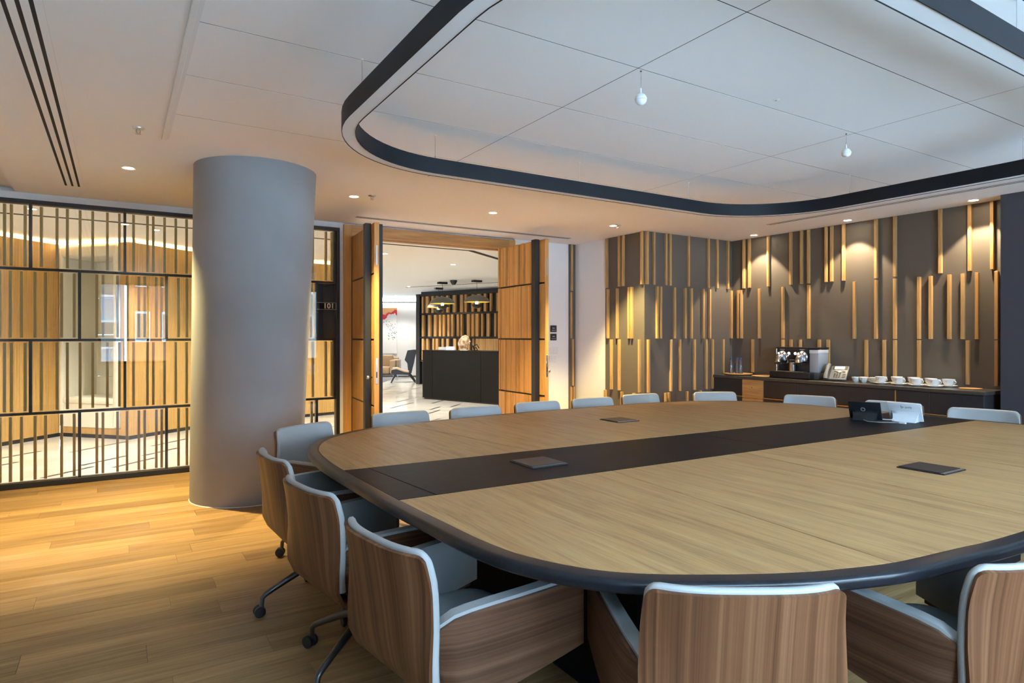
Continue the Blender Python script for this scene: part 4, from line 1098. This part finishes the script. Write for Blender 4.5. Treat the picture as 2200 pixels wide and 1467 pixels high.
# the folded-in face holds an upholstered niche
A_, B_ = Vector(WP[2]), Vector(WP[3]); U_ = (B_ - A_); LN = U_.length; U_.normalize(); V_ = Vector((-U_.y, U_.x))
MN = Matrix(((U_.x, V_.x, 0, A_.x), (U_.y, V_.y, 0, A_.y), (0, 0, 1, 0), (0, 0, 0, 1)))     # local x along the face, y into the wall
def NB(n, x0, x1, y0, y1, z0, z1, m, p, bev=0.0, seg=1): return box(n, x0, x1, y0, y1, z0, z1, m, p, bev=bev, seg=seg, M=MN)
NB('fluted_panel', LN * 0.88, LN, 0.0, 0.10, 0.05, CEIL - 0.05, M_FLUTED, wlb)
NB('fluted_panel', 0.0, LN * 0.88, 0.01, 0.10, 0.05, 0.135, M_FLUTED, wlb)
NB('fluted_panel', 0.0, LN * 0.88, 0.06, 0.10, 2.62, CEIL - 0.05, M_FLUTED, wlb)
NB('skirting', 0, LN, 0.0, 0.10, 0.0, 0.05, M_BLACK, wlb)
NB('cove_strip', 0.0, LN, 0.02, 0.07, CEIL - 0.048, CEIL - 0.036, M_COVE, wlb)
NB('cove_back', 0.0, LN, 0.09, 0.11, CEIL - 0.05, CEIL, M_WHITE, wlb)
nch = thing('padded_niche', (A_.x + 0.3, A_.y - 0.3, 0), 'cream upholstered seating niche set in the fluted oak lobby wall', 'seating niche')
NW = LN * 0.87
NB('side_pad', 0.0, 0.075, -0.03, 0.55, 0.14, 2.60, M_CREAM, nch, 0.03, 3); NB('side_pad', NW - 0.11, NW, -0.03, 0.55, 0.14, 2.60, M_CREAM, nch, 0.04, 3)
NB('top_pad', 0.02, NW - 0.02, -0.03, 0.55, 2.46, 2.62, M_CREAM, nch, 0.04, 3)
for z0, z1 in ((0.14, 0.80), (0.805, 1.40), (1.405, 1.93), (1.935, 2.50)):
    NB('back_pad', 0.05, NW - 0.08, 0.50, 0.58, z0, z1, M_CREAM, nch, 0.004)
NB('seat_pad', 0.05, NW - 0.08, -0.02, 0.52, 0.46, 0.54, M_CREAM, nch, 0.02, 2); NB('base_pad', 0.05, NW - 0.08, 0.0, 0.5, 0.14, 0.46, M_CREAM, nch)

# remaining lobby shell
wlw = struct('wall_lobby_far')
wallseg('plaster', (4.0, 11.3), (4.5, 21.9), 0, CEIL, 0.1, M_WHITE, wlw)
FAR0, FAR1 = Vector((4.4, 22.6)), Vector((11.6, 18.12))
wallseg('plaster', FAR0, FAR1, 0, 2.50, 0.1, M_WHITE, wlw)
wallseg('soffit', FAR0 + Vector((-0.15, -0.25)), FAR1 + Vector((-0.15, -0.25)), 2.50, 2.54, 0.40, M_GREYPL, wlw)
wallseg('cove_strip', FAR0 + Vector((-0.06, -0.10)), FAR1 + Vector((-0.06, -0.10)), 2.485, 2.498, 0.06, M_COVEW, wlw)
wallseg('skirting', FAR0 + Vector((-0.01, -0.012)), FAR1 + Vector((-0.01, -0.012)), 0, 0.05, 0.012, M_DGREYPL, wlw)
wlr = struct('wall_lobby_right')
wallseg('plaster', (11.6, 18.2), (11.6, 7.3), 0, CEIL, 0.1, M_WHITE, wlr); wallseg('plaster', (11.7, YD + 0.2), (XS + 0.1, YD + 0.2), 0, CEIL, 0.1, M_WHITE, wlr)
wallseg('plaster', (-1.6, YD + 0.1), (-3.9, 7.5), 0, CEIL, 0.1, M_WHITE, wlr, back=-1)

# slatted reception wall
rw = struct('wall_reception')
RA, RB = Vector((7.45, 16.96)), Vector((9.6, 11.98)); RU = (RB - RA).normalized(); RLn = (RB - RA).length
MRW = Matrix(((RU.x, -RU.y, 0, RA.x), (RU.y, RU.x, 0, RA.y), (0, 0, 1, 0), (0, 0, 0, 1)))   # local +y behind the wall
box('black_backing', 0, RLn, 0.0, 0.10, 0, CEIL - 0.03, M_BLACK, rw, M=MRW)
box('end_post', -0.10, 0.04, -0.11, 0.12, 0, CEIL - 0.10, M_BLACK, rw, M=MRW)
box('top_rail', -0.05, RLn, -0.09, 0.02, CEIL - 0.16, CEIL - 0.10, M_BLACK, rw, M=MRW)
for z in (R1, R2, R3): box('cross_rail', 0, RLn, -0.085, 0.0, z - 0.022, z + 0.022, M_BLACK, rw, M=MRW)
rd = random.Random(3)
for z0, z1 in ((R1 + 0.03, R2 - 0.03), (R2 + 0.03, R3 - 0.03), (R3 + 0.03, CEIL - 0.17)):
    x = 0.09
    while x < 3.6:
        wd_ = rd.choice((0.06, 0.08, 0.08, 0.10))
        box('slat', x, x + wd_, -0.075, 0.0, z0, z1, M_OAKV, rw, M=MRW); x += wd_ + rd.choice((0.06, 0.09, 0.12, 0.16))
box('oak_panel', 2.05, 3.6, -0.07, 0.0, R1 + 0.03, R2 - 0.03, M_OAKV, rw, M=MRW)
for k in range(3): box('return_slat', -0.12, -0.101, -0.06, 0.08, (R1, R2, R3)[k] + 0.04, (R2, R3, CEIL - 0.1)[k] - 0.04, M_OAKV, rw, M=MRW)

# reception desk
dk = thing('reception_desk', (6.3, 11.9, 0), 'long matt black-brown reception desk with a rounded end, seen through the doorway', 'reception desk')
DA, DB = Vector((5.70, 13.01)), Vector((7.05, 9.42)); DU = (DB - DA).normalized(); DL = (DB - DA).length
MD = Matrix(((DU.x, -DU.y, 0, DA.x), (DU.y, DU.x, 0, DA.y), (0, 0, 1, 0), (0, 0, 0, 1)))
def rend(x0, x1, y0, y1, r):
    pts = [(x1, y0), (x1, y1)]
    for k in range(9): a = PI / 2 + PI / 2 * k / 8; pts.append((x0 + r + r * math.cos(a), y1 - r + r * math.sin(a)))
    for k in range(9): a = PI + PI / 2 * k / 8; pts.append((x0 + r + r * math.cos(a), y0 + r + r * math.sin(a)))
    return pts
seams = [0.0, 0.37, 1.75, 3.2, DL]
prism('front_panel', rend(0.0, 0.366, 0.0, 0.62, 0.10), 0.03, 1.055, M_DESK, dk, M=MD, sm=40)
for a, b in zip(seams[1:], seams[2:]): box('front_panel', a + 0.003, b - 0.003, 0.0, 0.62, 0.03, 1.055, M_DESK, dk, M=MD)
prism('plinth', rend(0.04, DL - 0.04, 0.03, 0.58, 0.08), 0.0, 0.03, M_BLACK, dk, M=MD)
prism('desk_top', rend(-0.008, DL, -0.008, 0.63, 0.105), 1.055, 1.075, M_DESK, dk, M=MD)
DT = 1.0752
def DP(u, v): return DA + DU * u + Vector((-DU.y, DU.x)) * v
p = DP(0.55, 0.25)
sg = thing('desk_sign', (p.x, p.y, DT), 'small white lit card stand on the reception desk', 'desk sign')
Ms = Matrix.Translation((p.x, p.y, DT)) @ Matrix.Rotation(math.radians(-48), 4, 'Z')
box('holder', -0.19, 0.19, -0.02, 0.02, 0, 0.012, M_GREYPL, sg, M=Ms); box('card', -0.01, 0.19, -0.004, 0.004, 0.012, 0.075, M_DISPLAY, sg, M=Ms); box('leaflet', -0.19, -0.02, -0.004, 0.004, 0.012, 0.070, M_WHITEPL, sg, M=Ms)
p = DP(1.02, 0.30)
sl = thing('stone_lamp', (p.x, p.y, DT), 'glowing rough salt-stone lamp on the reception desk', 'lamp')
bm = bmesh.new(); bmesh.ops.create_icosphere(bm, subdivisions=3, radius=1.0)
rr = random.Random(9)
for v in bm.verts:
    k = 1 + 0.10 * math.sin(v.co.x * 7 + 1) * math.cos(v.co.z * 5) + 0.05 * rr.uniform(-1, 1)
    v.co = Vector((v.co.x * 0.125 * k + 0.02 * v.co.z, v.co.y * 0.10 * k, v.co.z * 0.165 * k)) ; v.co = Matrix.Rotation(math.radians(-30), 4, 'Z') @ v.co + Vector((p.x, p.y, DT + 0.165))
    v.co.z = max(v.co.z, DT + 0.012)
def mk_stone():
    m, nt, b = new_mat('salt_stone'); tc = nt.nodes.new('ShaderNodeTexCoord'); n = nt.nodes.new('ShaderNodeTexNoise'); n.inputs['Scale'].default_value = 14; n.inputs['Detail'].default_value = 6
    cr = nt.nodes.new('ShaderNodeValToRGB'); e = cr.color_ramp.elements; e[0].position = 0.4; e[0].color = (0.34, 0.17, 0.07, 1); e[1].position = 0.62; e[1].color = (0.80, 0.66, 0.45, 1)
    nt.links.new(tc.outputs['Object'], n.inputs['Vector']); nt.links.new(n.outputs['Fac'], cr.inputs[0]); nt.links.new(cr.outputs[0], b.inputs['Base Color']); nt.links.new(cr.outputs[0], b.inputs['Emission Color']); b.inputs['Emission Strength'].default_value = 0.12
    return m
link('stone', bm_mesh(bm, 'stone', 30), mk_stone(), sl); lathe('foot', [(0, 0), (0.09, 0), (0.09, 0.012), (0, 0.012)], (p.x, p.y, DT), M_WHITEPL, sl, 20)
p = DP(1.34, 0.28)
DT2 = DT; DT = DT + 0.012
sc_ = thing('figurine', (p.x, p.y, DT2), 'small dark wire figurine on the reception desk, right of the stone lamp', 'figurine')
tube('body_loop', [(p.x, p.y, DT), (p.x - 0.02, p.y + 0.02, DT + 0.06), (p.x - 0.06, p.y + 0.04, DT + 0.12), (p.x - 0.08, p.y + 0.05, DT + 0.17)], 0.016, M_BLACK, sc_, 8)
tube('limb', [(p.x - 0.03, p.y + 0.02, DT + 0.08), (p.x + 0.04, p.y - 0.03, DT + 0.12), (p.x + 0.08, p.y - 0.05, DT + 0.04)], 0.012, M_BLACK, sc_, 8)
tube('limb', [(p.x - 0.02, p.y + 0.02, DT + 0.05), (p.x + 0.03, p.y - 0.02, DT + 0.05), (p.x + 0.05, p.y - 0.03, DT)], 0.010, M_BLACK, sc_, 8)
box('base', p.x - 0.05, p.x + 0.06, p.y - 0.05, p.y + 0.05, DT2, DT2 + 0.010, M_BLACK, sc_)

# pendant lamps over the desk
def pendant(x, y, zb, label, rad=0.31):
    t = thing('pendant_lamp', (x, y, CEIL), label, 'pendant lamp', 'dome pendants over the reception desk')
    box('ceiling_plate', x - 0.11, x + 0.11, y - 0.06, y + 0.06, CEIL - 0.045, CEIL, M_BLACK, t)
    tube('cable', [(x, y, CEIL - 0.04), (x, y, zb + 0.16)], 0.004, M_BLACK, t, 6)
    out = [(0.02, 0.165), (0.10, 0.158), (0.20, 0.125), (0.27, 0.075), (rad, 0.0)]
    lathe('dome_shade', out + [(rad - 0.008, 0.0), (0.265, 0.068), (0.195, 0.116), (0.10, 0.148), (0.0, 0.155)], (x, y, zb), M_PENDOUT, t, 36)
    lathe('gold_lining', [(rad - 0.010, 0.001), (0.262, 0.066), (0.193, 0.114), (0.10, 0.146), (0.0, 0.150)], (x, y, zb), M_PENDIN, t, 36)
    lathe('lower_bowl', [(0.125, -0.055), (0.105, -0.105), (0.06, -0.14), (0, -0.15), (0, -0.143), (0.06, -0.132), (0.10, -0.10), (0.120, -0.055)], (x, y, zb), M_BLACK, t, 28)
    lathe('bulb', [(0, -0.06), (0.03, -0.05), (0.04, -0.02), (0.025, 0.02), (0, 0.03)], (x, y, zb), M_BULB, t, 16)
    tube('rod', [(x, y, zb + 0.15), (x, y, zb - 0.14)], 0.006, M_BLACK, t, 6)
    light('lamp', 'POINT', (x, y, zb + 0.06), 2.5, (1.0, 0.8, 0.45), t, shadow_soft_size=0.03)
M_PENDOUT = plain('pendant_grey', (0.14, 0.135, 0.12), 0.45)
pendant(6.67, 13.92, 2.17, 'dark dome pendant lamp with gold inside, left front over the desk')
pendant(7.13, 13.03, 2.18, 'dark dome pendant lamp with gold inside, right over the desk')
pendant(7.35, 15.58, 2.15, 'dark dome pendant lamp with gold inside, half hidden behind the left one')
cv = thing('dome_camera', (6.67, 13.32, CEIL), 'black dome security camera on the lobby ceiling between the pendants', 'camera')
lathe('mount', [(0, 0), (0.085, 0), (0.085, -0.035), (0, -0.035)], (6.67, 13.32, CEIL), M_BLACK, cv, 24)
lathe('dome', [(0.075, -0.035), (0.068, -0.07), (0.04, -0.10), (0, -0.11)], (6.67, 13.32, CEIL), M_BLACK, cv, 24)

# lounge: wing chair, sofa, rug, painting
FW = Vector((0.528, 0.849)); RT = Vector((0.849, -0.528))
def frame(o, yaw=0.0):
    r = RT.copy(); f = FW.copy(); c_, s_ = math.cos(yaw), math.sin(yaw)
    r2, f2 = r * c_ + f * s_, f * c_ - r * s_
    return Matrix(((r2.x, f2.x, 0, o[0]), (r2.y, f2.y, 0, o[1]), (0, 0, 1, 0), (0, 0, 0, 1)))
wo = (7.33, 17.95)
wc = thing('wing_lounge_chair', (wo[0], wo[1], 0), 'black wing-back lounge chair with beige seat cushion beside the reception desk', 'lounge chair')
MW = frame(wo, 0.15)
def side(name, pts, y0, y1, m): 
    bm = bmesh.new(); a = [bm.verts.new(MW @ Vector((x, y0, z))) for x, z in pts]; b = [bm.verts.new(MW @ Vector((x, y1, z))) for x, z in pts]; n = len(pts)
    bm.faces.new(a); bm.faces.new(b[::-1])
    for i in range(n): bm.faces.new((a[i], b[i], b[(i + 1) % n], a[(i + 1) % n]))
    return link(name, bm_mesh(bm, name), m, wc)
for y0, y1 in ((-0.36, -0.33), (0.33, 0.36)):
    side('wing', [(0.10, 0.95), (0.36, 0.98), (0.30, 0.60), (0.22, 0.32), (0.12, 0.38), (0.10, 0.58), (0.02, 0.68)], y0, y1, M_LCHAIR)
side('back_panel', [(0.30, 0.98), (0.38, 0.98), (0.22, 0.28), (0.14, 0.30)], -0.34, 0.34, M_LCHAIR)
side('seat_shell', [(-0.38, 0.30), (-0.36, 0.38), (-0.22, 0.40), (0.0, 0.31), (0.20, 0.27), (0.20, 0.23), (-0.30, 0.25)], -0.33, 0.33, M_LCHAIR)
side('seat_cushion', [(-0.40, 0.34), (-0.34, 0.43), (-0.20, 0.44), (-0.02, 0.36), (0.18, 0.33), (0.18, 0.29), (0.0, 0.32), (-0.22, 0.405), (-0.36, 0.385)], -0.30, 0.30, M_SHEEP)
side('back_cushion', [(0.15, 0.34), (0.22, 0.62), (0.25, 0.88), (0.30, 0.88), (0.26, 0.60), (0.19, 0.32)], -0.30, 0.30, M_SHEEP)
for y in (-0.30, 0.30):
    tube('front_leg', [MW @ Vector(v) for v in ((-0.24, y, 0.26), (-0.38, y * 1.1, 0.0))], [0.035, 0.016], M_LCHAIR, wc, 8)
    tube('back_leg', [MW @ Vector(v) for v in ((0.14, y, 0.27), (0.34, y * 1.1, 0.0))], [0.035, 0.016], M_LCHAIR, wc, 8)
so = (6.80, 19.60)
MS = frame(so, 0.0)
sf = thing('leather_sofa', (so[0], so[1], 0), 'tan leather sofa with steel legs under the red painting in the lobby', 'sofa')
def SBX(n, x0, x1, y0, y1, z0, z1, m, bev=0.03): return box(n, x0, x1, y0, y1, z0, z1, m, sf, bev=bev, seg=2, M=MS)
SBX('base_frame', -0.95, 0.90, -0.40, 0.42, 0.16, 0.20, M_DGREYPL, 0.01)
for k in range(2):
    SBX('seat_cushion', -0.80 + k * 0.78, -0.04 + k * 0.78, -0.42, 0.20, 0.20, 0.42, M_TAN, 0.05); SBX('back_cushion', -0.80 + k * 0.78, -0.04 + k * 0.78, 0.14, 0.36, 0.40, 0.78, M_TAN, 0.06)
SBX('arm', 0.74, 0.93, -0.42, 0.42, 0.20, 0.64, M_TAN, 0.05); SBX('arm', -1.0, -0.81, -0.42, 0.42, 0.20, 0.64, M_TAN, 0.05); SBX('back', -0.95, 0.90, 0.33, 0.43, 0.20, 0.70, M_TAN, 0.04)
for x in (-0.9, 0.86):
    for y in (-0.36, 0.36): tube('leg', [MS @ Vector((x, y, 0.17)), MS @ Vector((x, y, 0.0))], 0.012, M_CHROME, sf, 8)
tube('arm_rail', [MS @ Vector(v) for v in ((0.95, -0.38, 0.18), (0.95, -0.38, 0.62), (0.95, 0.38, 0.62), (0.95, 0.38, 0.18))], 0.010, M_CHROME, sf, 8)
rgm = plain('rug_wool', (0.16, 0.17, 0.22), 0.9, var=0.5, scale=7)
rug = tag(box('rug', -1.5, 0.70, -1.3, -0.46, 0.0013, 0.010, rgm, None, bev=0.004, M=MS), 'blue-grey patterned rug in front of the tan sofa', 'rug')
pn = thing('painting', (7.2, 20.7, 1.5), 'large white canvas with red and orange splash and dark green flecks', 'painting')
def mk_art():
    m, nt, b = new_mat('canvas_print'); L = nt.links.new; N = nt.nodes.new
    tc = N('ShaderNodeTexCoord'); sp = N('ShaderNodeSeparateXYZ'); L(tc.outputs['Generated'], sp.inputs[0])
    n1 = N('ShaderNodeTexNoise'); n1.inputs['Scale'].default_value = 5; n1.inputs['Detail'].default_value = 6; L(tc.outputs['Generated'], n1.inputs['Vector'])
    def math_(op, a, bb):
        q = N('ShaderNodeMath'); q.operation = op
        for i, v in enumerate((a, bb)):
            if isinstance(v, (int, float)): q.inputs[i].default_value = v
            else: L(v, q.inputs[i])
        return q.outputs[0]
    h = math_('ADD', sp.outputs['Z'], math_('MULTIPLY', math_('SUBTRACT', n1.outputs['Fac'], 0.5), 0.5))
    red = math_('GREATER_THAN', h, 0.82); org = math_('GREATER_THAN', h, 0.92)
    vo = N('ShaderNodeTexVoronoi'); vo.inputs['Scale'].default_value = 26; L(tc.outputs['Generated'], vo.inputs['Vector'])
    fl = math_('MULTIPLY', math_('LESS_THAN', vo.outputs['Distance'], 0.32), math_('MULTIPLY', math_('GREATER_THAN', sp.outputs['Z'], 0.30), math_('MULTIPLY', math_('LESS_THAN', h, 0.74), math_('GREATER_THAN', n1.outputs['Fac'], 0.50))))
    def mixc(f, a, col):
        x = N('ShaderNodeMix'); x.data_type = 'RGBA'; L(f, x.inputs[0])
        if isinstance(a, tuple): x.inputs[6].default_value = a
        else: L(a, x.inputs[6])
        x.inputs[7].default_value = col; return x.outputs[2]
    c = mixc(fl, (0.78, 0.76, 0.75, 1), (0.04, 0.08, 0.05, 1)); c = mixc(red, c, (0.70, 0.03, 0.04, 1)); c = mixc(org, c, (0.72, 0.40, 0.18, 1))
    L(c, b.inputs['Base Color']); b.inputs['Roughness'].default_value = 0.7
    return m
FU = (FAR1 - FAR0).normalized()
base = FAR0 + FU * ((Vector((7.86, 20.40)) - FAR0).dot(FU))
MPt = Matrix(((FU.x, -FU.y, 0, base.x), (FU.y, FU.x, 0, base.y), (0, 0, 1, 0), (0, 0, 0, 1)))
box('canvas', -1.4, 0.20, -0.06, -0.025, 0.80, 2.34, mk_art(), pn, M=MPt); box('stretcher', -1.38, 0.18, -0.025, -0.002, 0.82, 2.32, M_WHITE, pn, M=MPt)

# lobby lamps: all but the first are added to brighten the lobby
def lobby_light(x, y, label, p=LOBBY_W, spot=120):
    downlight(x, y, label, p, spot, NEUT, M_LEDN, 0.5, 'lobby downlights')
lobby_light(-0.75, 8.15, 'lobby downlight just behind the left end of the glazed partition', LOBBY_W * 0.9)
lobby_light(0.40, 8.95, 'added lobby downlight before the upholstered niche', LOBBY_W * 0.75)
lobby_light(1.9, 8.9, 'added lobby downlight behind the column')
lobby_light(3.6, 9.6, 'added lobby downlight just inside the doorway')
lobby_light(5.2, 10.4, 'added lobby downlight before the reception desk')
lobby_light(4.6, 12.6, 'added lobby downlight left of the reception desk end')
lobby_light(6.5, 15.6, 'added lobby downlight between desk and slatted reception wall')
lobby_light(6.0, 17.4, 'added lobby downlight before the wing chair')
lobby_light(7.6, 19.3, 'added lobby downlight near the far white wall', LOBBY_W * 0.7)
lobby_light(7.6, 11.4, 'added lobby downlight over the seat side of the reception desk')
lobby_light(-2.2, 9.0, 'added lobby downlight at the far left end')

# ------------------------------------------------------------------ city outside the windows behind the camera
def building(x0, x1, y0, y1, h, wallm, label, nx, nz, band=None):
    t = thing('apartment_building', ((x0 + x1) / 2, (y0 + y1) / 2, -14), label, 'building')
    box('walls', x0, x1, y0, y1, -14, h, wallm, t); box('parapet', x0 - 0.15, x1 + 0.15, y0 - 0.15, y1 + 0.15, h, h + 0.5, M_WHITE, t)
    w_ = (x1 - x0) / nx; hh = (h + 14) / nz
    for i in range(nx):
        for j in range(nz):
            z0 = -14 + hh * j
            if z0 + hh < -6: continue
            f = box('window', x0 + w_ * (i + 0.22), x0 + w_ * (i + 0.78), y1, y1 + 0.10, z0 + hh * 0.25, z0 + hh * 0.80, M_WHITE, t)
            box('window_glass', x0 + w_ * (i + 0.26), x0 + w_ * (i + 0.74), y1 + 0.10, y1 + 0.12, z0 + hh * 0.29, z0 + hh * 0.76, M_DGREYPL, f)
    return t
building(0.5, 9.0, -34, -24, 9, plain('brick_orange', (0.26, 0.085, 0.04), 0.9, var=0.12), 'orange brick block outside, mirrored in the glazed partition', 7, 8)
building(-8.6, 0.3, -36, -26, 14, plain('render_white', (0.26, 0.28, 0.31), 0.9, var=0.04), 'white rendered block outside, beside the brick one', 6, 10)
building(9.4, 19.0, -38, -27, 12, plain('render_cream', (0.28, 0.26, 0.22), 0.9, var=0.04), 'cream rendered block outside at the far side of the street', 6, 9)
bounce = struct('bounce_slab'); box('bounce_panel', -12, 18, -13.0, WIN_Y - 0.2, -0.6, -0.35, plain('bounce_pale', (0.74, 0.73, 0.70), 0.8, var=0.03), bounce)  # added unseen pale slab that bounces daylight up to the ceiling
gr = struct('ground_street'); box('asphalt', -40, 40, -60, WIN_Y - 2, -14.3, -14.0, plain('asphalt', (0.09, 0.09, 0.09), 0.9), gr)
